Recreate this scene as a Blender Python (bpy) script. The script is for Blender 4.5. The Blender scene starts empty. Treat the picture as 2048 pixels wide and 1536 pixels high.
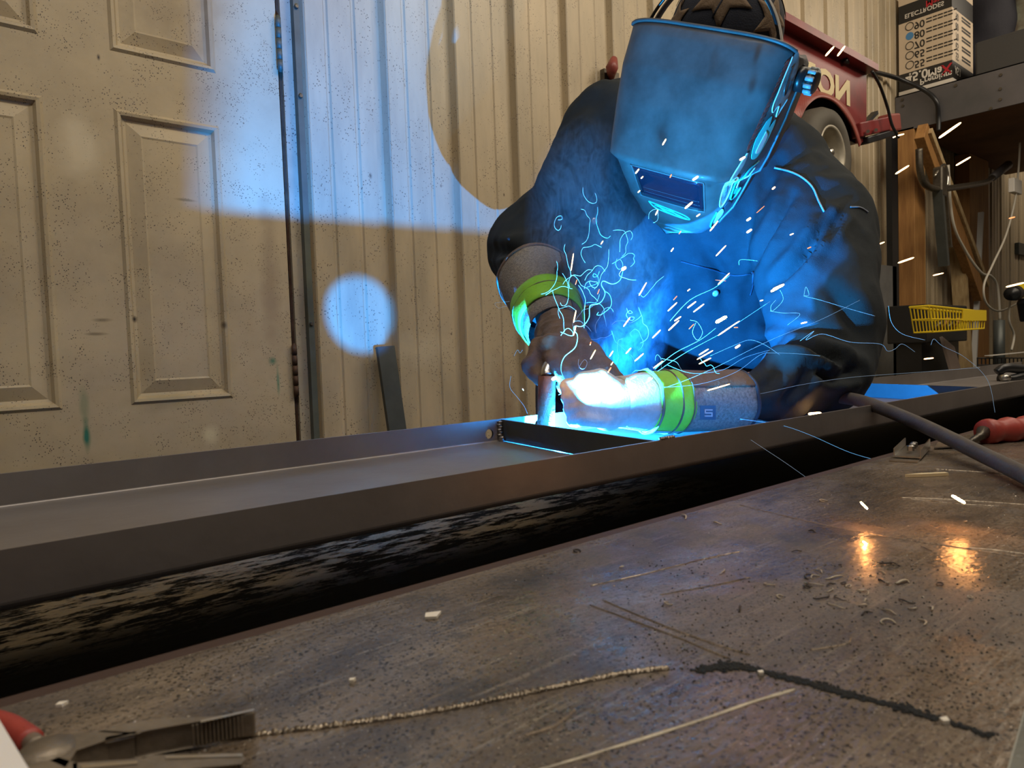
import bpy, bmesh, math, random
import numpy as np
from mathutils import Vector, Matrix, noise
from mathutils.bvhtree import BVHTree
random.seed(7); rng = np.random.RandomState(5)
PI = math.pi
S = bpy.context.scene; COL = S.collection

# ------------------------------------------------------------------ camera
F = 1420.0
def _n(v): return v / np.linalg.norm(v)
_X = _n(np.array([1656, 126, -1420.])); _Z = np.array([-1038, 29650, 1420.]); _Z = _n(_Z - _Z.dot(_X) * _X); _Y = np.cross(_Z, _X)
RW = np.array([_X, _Y, _Z]); CAM = np.array([0, 0, 1.03])
cam = bpy.data.cameras.new('camera'); camo = bpy.data.objects.new('camera', cam); COL.objects.link(camo)
cam.sensor_width = 36; cam.lens = 36 * F / 2048; cam.clip_start = .01
camo.matrix_world = Matrix([[*RW[0], CAM[0]], [*RW[1], CAM[1]], [*RW[2], CAM[2]], [0, 0, 0, 1]])
S.camera = camo
cam.dof.use_dof = True; cam.dof.focus_distance = 1.02; cam.dof.aperture_fstop = 20
def at(u, v, d=None, x=None, y=None, z=None):
    """point of the place seen towards (u, v) on a plane x/y/z = const or at depth d"""
    r = RW @ np.array([(u - 1024), -(v - 768), -F]) / F
    t = d if d is not None else ((x - CAM[0]) / r[0] if x is not None else ((y - CAM[1]) / r[1] if y is not None else (z - CAM[2]) / r[2]))
    return Vector(CAM + r * t)
def topx(P):
    q = (np.asarray(P) - CAM) @ RW
    return np.stack([1024 + F * q[..., 0] / -q[..., 2], 768 - F * q[..., 1] / -q[..., 2], -q[..., 2]], -1)

S.view_settings.view_transform = 'Standard'; S.view_settings.look = 'None'
S.view_settings.exposure = 0.0; S.view_settings.gamma = 1; S.view_settings.use_curve_mapping = False
S.cycles.max_bounces = 6; S.cycles.volume_bounces = 0; S.cycles.use_denoising = True; S.cycles.transparent_max_bounces = 12
S.cycles.sample_clamp_indirect = 6
# world: faint ambient of a lit workshop
W = bpy.data.worlds.new('workshop_air'); S.world = W; W.use_nodes = True
W.node_tree.nodes['Background'].inputs[0].default_value = (.9, .85, .75, 1); W.node_tree.nodes['Background'].inputs[1].default_value = .12

def light(name, kind, loc, energy, color, target=None, **k):
    l = bpy.data.lights.new(name, kind); l.energy = energy; l.color = color
    for a, b in k.items(): setattr(l, a, b)
    o = bpy.data.objects.new(name, l); COL.objects.link(o); o.location = loc
    if target is not None: o.rotation_euler = (Vector(target) - Vector(loc)).to_track_quat('-Z', 'Y').to_euler()
    return o
ARC = Vector((.6175, .634, .918))
ARC_COL = (.03, .43, 1.0)
# the welding arc itself
light('welding_arc', 'POINT', ARC, 200, (.01, .27, 1.0), shadow_soft_size=.0010)
# spot with no visible source, added to light the welder's side
light('added_welder_spot', 'SPOT', at(1172, 800, d=.775), 50, ARC_COL, target=at(1450, 300, d=1.15), shadow_soft_size=.006, spot_size=1.7, spot_blend=.5)
# ceiling strip lamps of the shop
light('ceiling_lamp', 'AREA', (.2, -.3, 3.3), 33, (1, .86, .66), target=(.5, 1.2, 1.0), shape='RECTANGLE', size=2.4, size_y=.35)
light('ceiling_lamp', 'AREA', (2.6, .1, 3.3), 25, (1, .86, .66), target=(2.9, 1.4, 1.2), shape='RECTANGLE', size=2.4, size_y=.35)
light('ceiling_lamp', 'AREA', (3.3, -1.3, 3.3), 32, (1, .84, .64), target=(4.4, 1.4, 1.6), shape='RECTANGLE', size=2.4, size_y=.35)
light('ceiling_lamp', 'AREA', (5.9, .3, 3.3), 25, (1, .86, .68), target=(5.9, 1.4, 1.0), shape='RECTANGLE', size=2.0, size_y=.35)

# ------------------------------------------------------------------ tagging
def tag(o, label=None, cat=None, group=None, kind=None):
    if label: o['label'] = label
    if cat: o['category'] = cat
    if group: o['group'] = group
    if kind: o['kind'] = kind
    return o
def empty(name, loc=(0, 0, 0), **k):
    o = bpy.data.objects.new(name, None); COL.objects.link(o); o.location = loc; o.empty_display_size = .05
    return tag(o, **k)
def child(o, p):
    o.parent = p; o.matrix_parent_inverse = p.matrix_basis.inverted(); return o

# ------------------------------------------------------------------ materials
def mat(name, col, rough=.6, metal=0, bump=0, bscale=60, var=0, vscale=6, spec=None, emit=None, estr=0, coat=0, var_col=None, stretch=None, trans=0, speck=None, obj=True, bdetail=6):
    m = bpy.data.materials.new(name); m.use_nodes = True; nt = m.node_tree; N = nt.nodes; L = nt.links
    b = N['Principled BSDF']; b.inputs['Base Color'].default_value = (*col, 1); b.inputs['Roughness'].default_value = rough; b.inputs['Metallic'].default_value = metal
    if spec is not None: b.inputs['Specular IOR Level'].default_value = spec
    if coat: b.inputs['Coat Weight'].default_value = coat; b.inputs['Coat Roughness'].default_value = .1
    if emit: b.inputs['Emission Color'].default_value = (*emit, 1); b.inputs['Emission Strength'].default_value = estr
    tc = N.new('ShaderNodeTexCoord'); src = tc.outputs['Object']
    if stretch:
        mp = N.new('ShaderNodeMapping'); mp.inputs['Scale'].default_value = stretch; L.new(src, mp.inputs['Vector']); src2 = mp.outputs[0]
    else: src2 = src
    cur = None
    if var:
        nz = N.new('ShaderNodeTexNoise'); nz.inputs['Scale'].default_value = vscale; nz.inputs['Detail'].default_value = 7; nz.inputs['Roughness'].default_value = .62
        L.new(src2, nz.inputs['Vector'])
        rp = N.new('ShaderNodeValToRGB'); rp.color_ramp.elements[0].position = .32; rp.color_ramp.elements[1].position = .68
        c2 = var_col or tuple(c * (1 - var) for c in col)
        rp.color_ramp.elements[0].color = (*c2, 1); rp.color_ramp.elements[1].color = (*col, 1)
        L.new(nz.outputs['Fac'], rp.inputs[0]); cur = rp.outputs[0]
    if speck:   # (scale, colour, threshold)
        vo = N.new('ShaderNodeTexVoronoi'); vo.inputs['Scale'].default_value = speck[0]; L.new(src, vo.inputs['Vector'])
        mt = N.new('ShaderNodeMath'); mt.operation = 'LESS_THAN'; L.new(vo.outputs['Distance'], mt.inputs[0])
        n2 = N.new('ShaderNodeTexNoise'); n2.inputs['Scale'].default_value = speck[0] * .12; L.new(src, n2.inputs['Vector'])
        m2 = N.new('ShaderNodeMapRange'); m2.inputs[1].default_value = .32; m2.inputs[2].default_value = .62; m2.inputs[3].default_value = 0; m2.inputs[4].default_value = speck[2]
        L.new(n2.outputs['Fac'], m2.inputs[0]); L.new(m2.outputs[0], mt.inputs[1])
        mx = N.new('ShaderNodeMix'); mx.data_type = 'RGBA'; L.new(mt.outputs[0], mx.inputs[0])
        if cur: L.new(cur, mx.inputs[6])
        else: mx.inputs[6].default_value = (*col, 1)
        mx.inputs[7].default_value = (*speck[1], 1); cur = mx.outputs[2]
    if cur: L.new(cur, b.inputs['Base Color'])
    if bump:
        nb = N.new('ShaderNodeTexNoise'); nb.inputs['Scale'].default_value = bscale; nb.inputs['Detail'].default_value = bdetail; L.new(src2, nb.inputs['Vector'])
        bp = N.new('ShaderNodeBump'); bp.inputs['Strength'].default_value = bump; bp.inputs['Distance'].default_value = .002
        L.new(nb.outputs['Fac'], bp.inputs['Height']); L.new(bp.outputs[0], b.inputs['Normal'])
    m['cur'] = 1
    return m
def blobs(m, items):
    """paint marks with shapes of their own: (centre, radii, colour, strength)"""
    nt = m.node_tree; N = nt.nodes; L = nt.links; b = N['Principled BSDF']
    tc = N.new('ShaderNodeTexCoord'); nz = N.new('ShaderNodeTexNoise'); nz.inputs['Scale'].default_value = 25; L.new(tc.outputs['Object'], nz.inputs['Vector'])
    for c, r, col, s in items:
        sub = N.new('ShaderNodeVectorMath'); sub.operation = 'SUBTRACT'; L.new(tc.outputs['Object'], sub.inputs[0]); sub.inputs[1].default_value = c
        div = N.new('ShaderNodeVectorMath'); div.operation = 'DIVIDE'; L.new(sub.outputs[0], div.inputs[0]); div.inputs[1].default_value = r
        ln = N.new('ShaderNodeVectorMath'); ln.operation = 'LENGTH'; L.new(div.outputs[0], ln.inputs[0])
        ad = N.new('ShaderNodeMath'); ad.operation = 'ADD'; L.new(ln.outputs['Value'], ad.inputs[0]); L.new(nz.outputs['Fac'], ad.inputs[1])
        mr = N.new('ShaderNodeMapRange'); mr.inputs[1].default_value = .7; mr.inputs[2].default_value = 1.5; mr.inputs[3].default_value = s; mr.inputs[4].default_value = 0; L.new(ad.outputs[0], mr.inputs[0])
        mx = N.new('ShaderNodeMix'); mx.data_type = 'RGBA'; L.new(mr.outputs[0], mx.inputs[0])
        if b.inputs['Base Color'].links: L.new(b.inputs['Base Color'].links[0].from_socket, mx.inputs[6])
        else: mx.inputs[6].default_value = b.inputs['Base Color'].default_value
        mx.inputs[7].default_value = (*col, 1); L.new(mx.outputs[2], b.inputs['Base Color'])

M = {}
M['wall'] = mat('wall_steel_tan', (.52, .42, .275), .42, 0, .25, 30, .28, 3.0, var_col=(.36, .30, .205), speck=(140, (.10, .08, .06), .22), stretch=(3, 3, .7))
M['door'] = mat('door_paint_tan', (.54, .44, .28), .5, 0, .15, 80, .3, 3.2, var_col=(.37, .30, .195), speck=(210, (.07, .055, .04), .24))
M['frame'] = mat('frame_paint', (.42, .36, .26), .5, 0, .1, 60, .3, 8, speck=(160, (.07, .05, .04), .25))
M['dark_trim'] = mat('trim_green_grey', (.10, .11, .085), .5, 0, .1, 60, .4, 8)
M['rust'] = mat('rusty_steel', (.11, .055, .03), .7, .3, .3, 200, .6, 30)
M['tray'] = mat('mill_scale_steel', (.27, .25, .24), .42, .55, .12, 90, .3, 7, var_col=(.20, .18, .17))
M['tray_dark'] = mat('mill_scale_dark', (.095, .105, .10), .45, .5, .12, 90, .3, 9)
M['weld'] = mat('weld_bead_steel', (.32, .30, .28), .3, .9, .5, 300, .4, 60)
M['table'] = mat('table_steel', (.30, .24, .18), .25, .35, .35, 160, .5, 9, var_col=(.085, .066, .052), speck=(420, (.02, .017, .015), .3), stretch=(1, 2.2, 1))
M['soot'] = mat('shade_black_steel', (.010, .010, .011), .7, 0, .5, 150, .5, 14, stretch=(1, 5, 1))  # near-black base puts the tray's shade into the colour
M['edge'] = mat('cut_edge_brown', (.075, .045, .035), .6, .2, .2, 200)  # red-brown strip between tabletop and slot
M['concrete'] = mat('concrete', (.22, .2, .18), .8, 0, .3, 40, .3, 4)
M['ceiling'] = mat('ceiling_liner', (.6, .58, .52), .7, 0, 0, 1, .1, 3)
M['blackpl'] = mat('black_plastic', (.012, .013, .015), .35)
M['chrome'] = mat('bright_steel', (.55, .53, .48), .28, 1, .2, 300)
M['dull'] = mat('dull_steel', (.16, .14, .11), .4, .8, .3, 300, .4, 60)
M['wood'] = mat('pine_lumber', (.45, .235, .075), .65, 0, .2, 60, .45, 5, var_col=(.28, .13, .04), stretch=(9, 9, .8))
M['wood_pale'] = mat('pale_lumber', (.58, .44, .24), .65, 0, .2, 60, .4, 5, var_col=(.36, .24, .11), stretch=(9, 9, .8))
M['ply'] = mat('plywood', (.22, .10, .04), .7, 0, .1, 60, .5, 3)
M['fascia'] = mat('grey_fascia_steel', (.15, .14, .145), .45, .4, .1, 60, .3, 4, var_col=(.10, .10, .105))
M['red'] = mat('cart_red_paint', (.22, .022, .022), .4, 0, .1, 40, .4, 8, var_col=(.13, .016, .016))
M['cream'] = mat('cream_letter_paint', (.62, .52, .30), .55)
M['rubber'] = mat('tyre_rubber', (.085, .075, .058), .7, 0, .3, 60, .3, 10)
M['rim'] = mat('wheel_rim_paint', (.42, .38, .30), .45, .3, 0, 1, .35, 14)
M['hose'] = mat('torch_cable_rubber', (.10, .088, .078), .5, 0, .2, 300, .3, 40)
M['redgrip'] = mat('red_rubber_grip', (.42, .055, .04), .45, 0, .1, 200, .3, 30)

def layer(m, sc, nscale, lo, hi, col, strength, rot=0, det=8, rough=None):
    nt = m.node_tree; N = nt.nodes; L = nt.links; b = N['Principled BSDF']
    tc = N.new('ShaderNodeTexCoord'); mp = N.new('ShaderNodeMapping'); mp.inputs['Scale'].default_value = sc; mp.inputs['Rotation'].default_value = (0, 0, rot); L.new(tc.outputs['Object'], mp.inputs[0])
    nz = N.new('ShaderNodeTexNoise'); nz.inputs['Scale'].default_value = nscale; nz.inputs['Detail'].default_value = det; nz.inputs['Roughness'].default_value = .68; L.new(mp.outputs[0], nz.inputs['Vector'])
    mr = N.new('ShaderNodeMapRange'); mr.inputs[1].default_value = lo; mr.inputs[2].default_value = hi; mr.inputs[4].default_value = strength; L.new(nz.outputs['Fac'], mr.inputs[0])
    mx = N.new('ShaderNodeMix'); mx.data_type = 'RGBA'; L.new(mr.outputs[0], mx.inputs[0])
    if b.inputs['Base Color'].links: L.new(b.inputs['Base Color'].links[0].from_socket, mx.inputs[6])
    else: mx.inputs[6].default_value = b.inputs['Base Color'].default_value
    mx.inputs[7].default_value = (*col, 1); L.new(mx.outputs[2], b.inputs['Base Color'])
    if rough is not None:
        r = N.new('ShaderNodeMapRange'); L.new(mr.outputs[0], r.inputs[0]); r.inputs[2].default_value = max(strength, .01); r.inputs[3].default_value = b.inputs['Roughness'].default_value; r.inputs[4].default_value = rough; L.new(r.outputs[0], b.inputs['Roughness'])
T_ = M['table']
layer(T_, (1, 1, 1), 14, .52, .66, (.20, .14, .085), .7)
layer(T_, (1, 1, 1), 22, .54, .68, (.05, .05, .052), .75)
layer(T_, (3, 60, 1), 5, .60, .68, (.42, .36, .28), .5, .45, 5)
layer(T_, (3, 70, 1), 4, .61, .68, (.40, .34, .26), .5, -.7, 5)
layer(T_, (1, 1, 1), 420, .56, .62, (.03, .026, .022), .75, 0, 2)
layer(T_, (1, 1, 1), 700, .66, .70, (.60, .54, .44), .9, 0, 2)
layer(T_, (1, 1, 1), 7, .50, .62, (.11, .10, .095), .5, .3, 8, .55)
# ------------------------------------------------------------------ mesh helpers
def me_obj(name, v, f, m, parent=None, smooth=False, **k):
    me = bpy.data.meshes.new(name); me.from_pydata([tuple(p) for p in v], [], f); me.update()
    o = bpy.data.objects.new(name, me); COL.objects.link(o)
    if isinstance(m, list):
        for q in m: me.materials.append(q)
    elif m: me.materials.append(m)
    if smooth: me.shade_smooth()
    if parent is not None: child(o, parent)
    return tag(o, **k)
class MB:
    def __init__(s): s.v = []; s.f = []
    def add(s, v, f):
        n = len(s.v); s.v += [Vector(p) for p in v]; s.f += [tuple(i + n for i in q) for q in f]; return s
    def box(s, lo, hi, mw=None, bev=0):
        bm = bmesh.new(); bmesh.ops.create_cube(bm, size=1)
        lo = Vector(lo); hi = Vector(hi)
        for q in bm.verts: q.co = Vector([(lo[i] + hi[i]) / 2 + q.co[i] * (hi[i] - lo[i]) for i in range(3)])
        if bev: bmesh.ops.bevel(bm, geom=bm.edges[:], offset=bev, segments=2, affect='EDGES', profile=.5)
        if mw is not None: bm.transform(mw)
        bm.verts.index_update()
        s.add([q.co.copy() for q in bm.verts], [[q.index for q in f.verts] for f in bm.faces]); bm.free(); return s
    def beam(s, a, b, w, h, up=(0, 0, 1), bev=0):
        a = Vector(a); b = Vector(b); z = (b - a); l = z.length; z.normalize(); x = Vector(up).cross(z)
        if x.length < 1e-3: x = Vector((1, 0, 0))
        x.normalize(); y = z.cross(x); mw = Matrix((( x.x, y.x, z.x, a.x), (x.y, y.y, z.y, a.y), (x.z, y.z, z.z, a.z), (0, 0, 0, 1)))
        return s.box((-w / 2, -h / 2, 0), (w / 2, h / 2, l), mw, bev)
    def tube(s, pts, r, n=12, cap=True):
        pts = [Vector(p) for p in pts]; rs = r if hasattr(r, '__len__') else [r] * len(pts)
        base = len(s.v); up = None
        for i, p in enumerate(pts):
            t = (pts[min(i + 1, len(pts) - 1)] - pts[max(i - 1, 0)]).normalized()
            if up is None:
                up = t.orthogonal().normalized()
            else:
                up = (up - t * up.dot(t)); up = up.normalized() if up.length > 1e-6 else t.orthogonal().normalized()
            w = t.cross(up)
            for k in range(n):
                a = 2 * PI * k / n; s.v.append(p + (up * math.cos(a) + w * math.sin(a)) * rs[i])
        for i in range(len(pts) - 1):
            for k in range(n):
                a = base + i * n + k; b_ = base + i * n + (k + 1) % n
                s.f.append((a, b_, b_ + n, a + n))
        if cap:
            s.f.append(tuple(base + k for k in reversed(range(n)))); e = base + (len(pts) - 1) * n
            s.f.append(tuple(e + k for k in range(n)))
        return s
    def build(s, name, m, parent=None, smooth=False, **k):
        o = me_obj(name, s.v, s.f, m, parent, smooth, **k)
        return o
def spline(pts, n=12):
    pts = [Vector(p) for p in pts]; P = [pts[0]] + pts + [pts[-1]]; out = []
    for i in range(1, len(P) - 2):
        for k in range(n):
            t = k / n; a, b, c, d = P[i - 1], P[i], P[i + 1], P[i + 2]
            out.append(.5 * ((2 * b) + (c - a) * t + (2 * a - 5 * b + 4 * c - d) * t * t + (3 * b - a - 3 * c + d) * t ** 3))
    out.append(pts[-1]); return out
def capsule(mb, a, b, r0, r1, flat=None, n=20):
    """closed tapered capsule"""
    a = Vector(a); b = Vector(b); d = (b - a); L_ = d.length; t = d.normalized() if L_ > 1e-6 else Vector((0, 0, 1))
    pts, rs = [], []
    for k in range(1, 7):
        th = PI / 2 * k / 6; pts.append(a - t * r0 * math.cos(th)); rs.append(r0 * math.sin(th))
    for k in range(1, 4): pts.append(a + d * (k / 4)); rs.append(r0 + (r1 - r0) * k / 4)
    for k in range(0, 6):
        th = PI / 2 * k / 6; pts.append(b + t * r1 * math.sin(th)); rs.append(r1 * math.cos(th))
    s0 = len(mb.v); mb.tube(pts, rs, n)
    if flat is not None:
        ax = Vector(flat[0]).normalized(); k = flat[1]; c = (a + b) / 2
        for i in range(s0, len(mb.v)):
            q = mb.v[i]; base = a + d * max(0, min(1, (q - a).dot(t) / max(L_, 1e-6))); off = q - base
            mb.v[i] = base + off + ax * off.dot(ax) * (k - 1)
    return mb
def fuse(name, mb, voxel, smooth_it=6, fac=.6):
    """one continuous surface from overlapping shapes"""
    me = bpy.data.meshes.new('t'); me.from_pydata([tuple(p) for p in mb.v], [], mb.f); me.update()
    o = bpy.data.objects.new('t', me); COL.objects.link(o)
    r = o.modifiers.new('r', 'REMESH'); r.mode = 'VOXEL'; r.voxel_size = voxel
    if smooth_it:
        q = o.modifiers.new('s', 'SMOOTH'); q.iterations = smooth_it; q.factor = fac
    dg = bpy.context.evaluated_depsgraph_get(); dg.update(); ev = o.evaluated_get(dg)
    out = bpy.data.meshes.new_from_object(ev); COL.objects.unlink(o); bpy.data.objects.remove(o)
    out.name = name; return out
def mesh_child(name, me, m, parent=None, **k):
    o = bpy.data.objects.new(name, me); COL.objects.link(o); me.materials.clear()
    for q in (m if isinstance(m, list) else [m]): me.materials.append(q)
    me.shade_smooth()
    if parent is not None: child(o, parent)
    return tag(o, **k)
def bvh(o): return BVHTree.FromPolygons([o.matrix_world @ v.co for v in o.data.vertices] if 0 else [v.co.copy() for v in o.data.vertices], [tuple(p.vertices) for p in o.data.polygons])
def hit(T, u, v, lift=.001):
    """where the surface T is met towards (u, v) when placing seams and badges on it"""
    r = Vector(RW @ np.array([(u - 1024), -(v - 768), -F]) / F).normalized()
    h = T.ray_cast(Vector(CAM), r)
    if h[0] is None: return None, None
    n = h[1] if h[1].dot(r) < 0 else -h[1]
    return h[0] + n * lift, n

exec_parts = []
# ================================================================== SETTING
WY = 1.691
def struct(o): return tag(o, kind='structure')
def extrude_profile(xs, ys, z0, z1):
    v = []; f = []
    for x, y in zip(xs, ys): v += [(x, y, z0), (x, y, z1)]
    for i in range(len(xs) - 1): f.append((2 * i, 2 * i + 2, 2 * i + 3, 2 * i + 1))
    return v, f
def rib_profile(x0, x1, first, pitch):
    xs = [x0]; ys = [0]; c = first
    while c < x1 - .03:
        for dx, dy in ((-.022, 0), (-.012, .022), (.012, .022), (.018, 0), (.021, -.003), (.024, 0),
                       (pitch / 3 - .006, 0), (pitch / 3 - .002, .004), (pitch / 3 + .004, .004), (pitch / 3 + .008, 0),
                       (2 * pitch / 3 - .006, 0), (2 * pitch / 3 - .002, .004), (2 * pitch / 3 + .004, .004), (2 * pitch / 3 + .008, 0)):
            if x0 < c + dx < x1: xs.append(c + dx); ys.append(dy)
        c += pitch
    xs.append(x1); ys.append(0); return xs, ys
xs, ys = rib_profile(.785, 8.0, 1.022 - .2335, .2335)
v, f = extrude_profile(xs, [WY + y for y in ys], 0, 3.6)
struct(me_obj('wall_back', v, f, M['wall']))
struct(MB().box((-3, WY, 0), (-.165, WY + .05, 3.6)).box((-.165, WY, 2.06), (.785, WY + .05, 3.6)).build('wall_back', M['wall']))
struct(MB().box((-3.05, -4, 0), (-3, 1.8, 3.6)).build('wall_left', M['wall']))
struct(MB().box((-3, -4.05, 0), (8, -4, 3.6)).build('wall_front', M['wall']))
xs, ys = rib_profile(-4, WY, -3.9, .2335)
v, f = extrude_profile(xs, ys, 0, 3.6)
struct(me_obj('wall_right', [(8 + p[1], p[0], p[2]) for p in v], f, M['wall']))
struct(MB().box((-3, -4, -.05), (8, 1.8, 0)).build('floor', M['concrete']))
struct(MB().box((-3, -4, 3.6), (8, 1.8, 3.65)).build('ceiling', M['ceiling']))

# six-panel door
def door_mesh():
    mb = MB(); y0 = WY
    X = [-.123, .026, .243, .369, .586, .735]; Zs = [.01, .2, .80, .9405, 1.568, 1.688, 1.93, 2.04]
    prof = [(0, 0), (.006, -.005), (.012, -.0035), (.017, .006), (.023, .008), (.026, .007), (.05, -.0005), (.054, .001)]
    for i in range(5):
        for j in range(7):
            xa, xb, za, zb = X[i], X[i + 1], Zs[j], Zs[j + 1]
            if i in (1, 3) and j in (1, 3, 5):
                rings = [[(xa + d, y0 + h, za + d), (xb - d, y0 + h, za + d), (xb - d, y0 + h, zb - d), (xa + d, y0 + h, zb - d)] for d, h in prof]
                v = sum(rings, []); f = []
                for k in range(len(rings) - 1):
                    for q in range(4): f.append((4 * k + q, 4 * k + (q + 1) % 4, 4 * k + 4 + (q + 1) % 4, 4 * k + 4 + q))
                e = 4 * (len(rings) - 1); f.append((e, e + 1, e + 2, e + 3)); mb.add(v, f)
            else: mb.add([(xa, y0, za), (xb, y0, za), (xb, y0, zb), (xa, y0, zb)], [(0, 1, 2, 3)])
    mb.box((-.123, y0 + .009, .01), (.735, y0 + .045, 2.04))
    return mb
blobs(M['door'], [(at(173, 870, y=WY), (.008, .05, .045), (.01, .16, .10), .95), (at(168, 810, y=WY), (.010, .05, .05), (.16, .24, .13), .5),
                  (at(546, 722, y=WY), (.012, .05, .012), (.02, .18, .12), .9), (at(556, 760, y=WY), (.005, .05, .05), (.03, .2, .13), .7),
                  (at(270, 638, y=WY), (.008, .05, .009), (.02, .015, .01), 1), (at(448, 650, y=WY), (.006, .05, .01), (.05, .04, .03), .8),
                  (at(205, 640, y=WY), (.022, .05, .005), (.14, .11, .07), .7), (at(190, 668, y=WY), (.025, .05, .004), (.14, .11, .07), .7),
                  (at(345, 20, y=WY), (.11, .05, .10), (.20, .15, .09), .5), (at(330, 800, y=WY), (.09, .05, .03), (.30, .25, .14), .5),
                  (at(160, 290, y=WY), (.05, .05, .09), (.72, .64, .46), .5), (at(420, 870, y=WY), (.025, .05, .03), (.72, .66, .45), .6),
                  (at(372, 400, y=WY), (.03, .05, .004), (.22, .18, .11), .8), (at(197, 115, y=WY), (.004, .05, .008), (.03, .02, .02), 1),
                  (at(540, 560, y=WY), (.03, .05, .25), (.28, .21, .14), .6)])
door = door_mesh().build('door_1', M['door']); struct(door)
for (u0, v0, v1) in ((551, 32, 138), (589, 690, 792)):
    a = at(u0, v0, y=WY - .01); b = at(u0, v1, y=WY - .01); x = .7375
    hb = MB(); n = 5; h = (a.z - b.z) / n
    for k in range(n): hb.tube([(x, WY - .008, b.z + k * h + .0008), (x, WY - .008, b.z + (k + 1) * h - .0008)], .0065, 14)
    hb.tube([(x, WY - .008, b.z - .004), (x, WY - .008, a.z + .004)], .004, 10)
    hb.build('hinge', M['dark_trim'] if u0 < 570 else M['rust'], door, True)
struct(MB().box((.7395, WY + .006, 0), (.7455, WY + .03, 2.05)).build('trim_4', M['rust']))
struct(MB().box((.7455, WY - .004, 0), (.772, WY + .05, 2.09)).box((-.165, WY - .004, 2.045), (.7455, WY + .05, 2.09)).box((-.165, WY - .004, 0), (-.125, WY + .05, 2.045)).build('trim_1', M['frame']))
struct(MB().box((.772, WY - .022, 0), (.787, WY + .05, 2.11)).build('trim_2', M['dark_trim']))
sc = MB()
for (u, vv) in ((583, 12), (586, 190), (607, 648)):
    p = at(u, vv, y=WY - .02); sc.tube([(.779, WY - .021, p.z), (.779, WY - .028, p.z)], [.006, .004], 10)
struct(sc.build('trim_3', M['dull']))
# screws through the wall sheets
blobs(M['wall'], [(at(741, 352, y=WY), (.006, .03, .010), (.10, .09, .07), .9), (at(882, 372, y=WY), (.004, .03, .006), (.12, .1, .08), .8), (at(1008, 390, y=WY), (.004, .03, .007), (.04, .03, .02), 1),
                  (at(903, 668, y=WY), (.003, .03, .005), (.05, .04, .03), 1), (at(850, 700, y=WY), (.12, .06, .06), (.60, .52, .36), .45), (at(650, 780, y=WY), (.06, .06, .16), (.33, .27, .18), .5),
                  (at(1010, 830, y=WY), (.08, .06, .2), (.22, .15, .10), .6), (at(1035, 600, y=WY), (.02, .06, .5), (.30, .25, .17), .5)])

# ================================================================== TABLE AND TRAY
TZ = .9
fy = lambda x: .417 - .028 * x       # front flange of the tray
by = lambda x: .7215 - .044 * x      # back flange
tbl = empty('steel_table', (1, .1, 0), label='large brown steel welding table with scratches, soot and dust in the foreground', cat='table')
bm_ = MB(); bx0, bx1 = -.9, 2.6
e0 = .340; e1 = .327
bm_.add([(bx0, -.75, TZ), (bx1, -.75, TZ), (bx1, e1 - .013 * (bx1 - .6) / .6, TZ), (bx0, e0 + .01, TZ)] + [(bx0, -.75, TZ - .012), (bx1, -.75, TZ - .012), (bx1, e1 - .013 * (bx1 - .6) / .6, TZ - .012), (bx0, e0 + .01, TZ - .012)],
        [(0, 1, 2, 3), (7, 6, 5, 4), (0, 4, 5, 1), (1, 5, 6, 2), (2, 6, 7, 3), (3, 7, 4, 0)])
bm_.build('tabletop', M['table'], tbl)
ew = .012
MB().add([(bx0, e0 + .01, TZ), (bx1, e1 - .013 * (bx1 - .6) / .6, TZ), (bx1, e1 - .013 * (bx1 - .6) / .6 + ew, TZ - .0012), (bx0, e0 + .01 + ew, TZ - .0012),
          (bx1, e1 - .013 * (bx1 - .6) / .6 + ew, TZ - .012), (bx0, e0 + .01 + ew, TZ - .012), (bx0, e0 + .01, TZ - .012), (bx1, e1 - .013 * (bx1 - .6) / .6, TZ - .012)],
         [(0, 1, 2, 3), (3, 2, 4, 5), (5, 4, 7, 6)]).build('edge_strip', M['edge'], tbl)
LZ = TZ - .05
MB().box((bx0, .2, LZ - .012), (bx1, .82, LZ)).build('shadow_slot_plate', M['soot'], tbl)  # lowered black plate added to give the tray's shadow band
for (x, y) in ((-.8, -.6), (2.5, -.6), (-.8, .7), (2.5, .7)): MB().box((x - .04, y - .04, 0), (x + .04, y + .04, LZ - .012)).build('leg', M['tray_dark'], tbl)
# dust below the tray; its pale band also paints the lit strip there
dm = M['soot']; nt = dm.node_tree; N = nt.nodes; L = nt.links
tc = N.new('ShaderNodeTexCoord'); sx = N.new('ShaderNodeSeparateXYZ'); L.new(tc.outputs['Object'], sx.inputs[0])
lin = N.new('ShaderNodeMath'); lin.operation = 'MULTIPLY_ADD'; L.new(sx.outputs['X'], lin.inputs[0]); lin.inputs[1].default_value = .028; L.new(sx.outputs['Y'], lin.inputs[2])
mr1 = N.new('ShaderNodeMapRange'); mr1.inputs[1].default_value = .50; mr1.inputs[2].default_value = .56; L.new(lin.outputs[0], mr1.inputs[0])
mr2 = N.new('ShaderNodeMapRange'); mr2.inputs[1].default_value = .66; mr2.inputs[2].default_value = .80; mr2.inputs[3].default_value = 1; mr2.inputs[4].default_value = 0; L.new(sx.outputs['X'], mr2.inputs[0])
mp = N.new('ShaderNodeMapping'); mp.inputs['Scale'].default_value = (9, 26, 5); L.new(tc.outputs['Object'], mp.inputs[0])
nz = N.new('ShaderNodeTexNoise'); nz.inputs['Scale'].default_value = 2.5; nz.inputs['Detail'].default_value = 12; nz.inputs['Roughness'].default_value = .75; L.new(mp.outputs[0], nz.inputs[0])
mr3 = N.new('ShaderNodeMapRange'); mr3.inputs[1].default_value = .47; mr3.inputs[2].default_value = .53; L.new(nz.outputs['Fac'], mr3.inputs[0])
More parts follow.
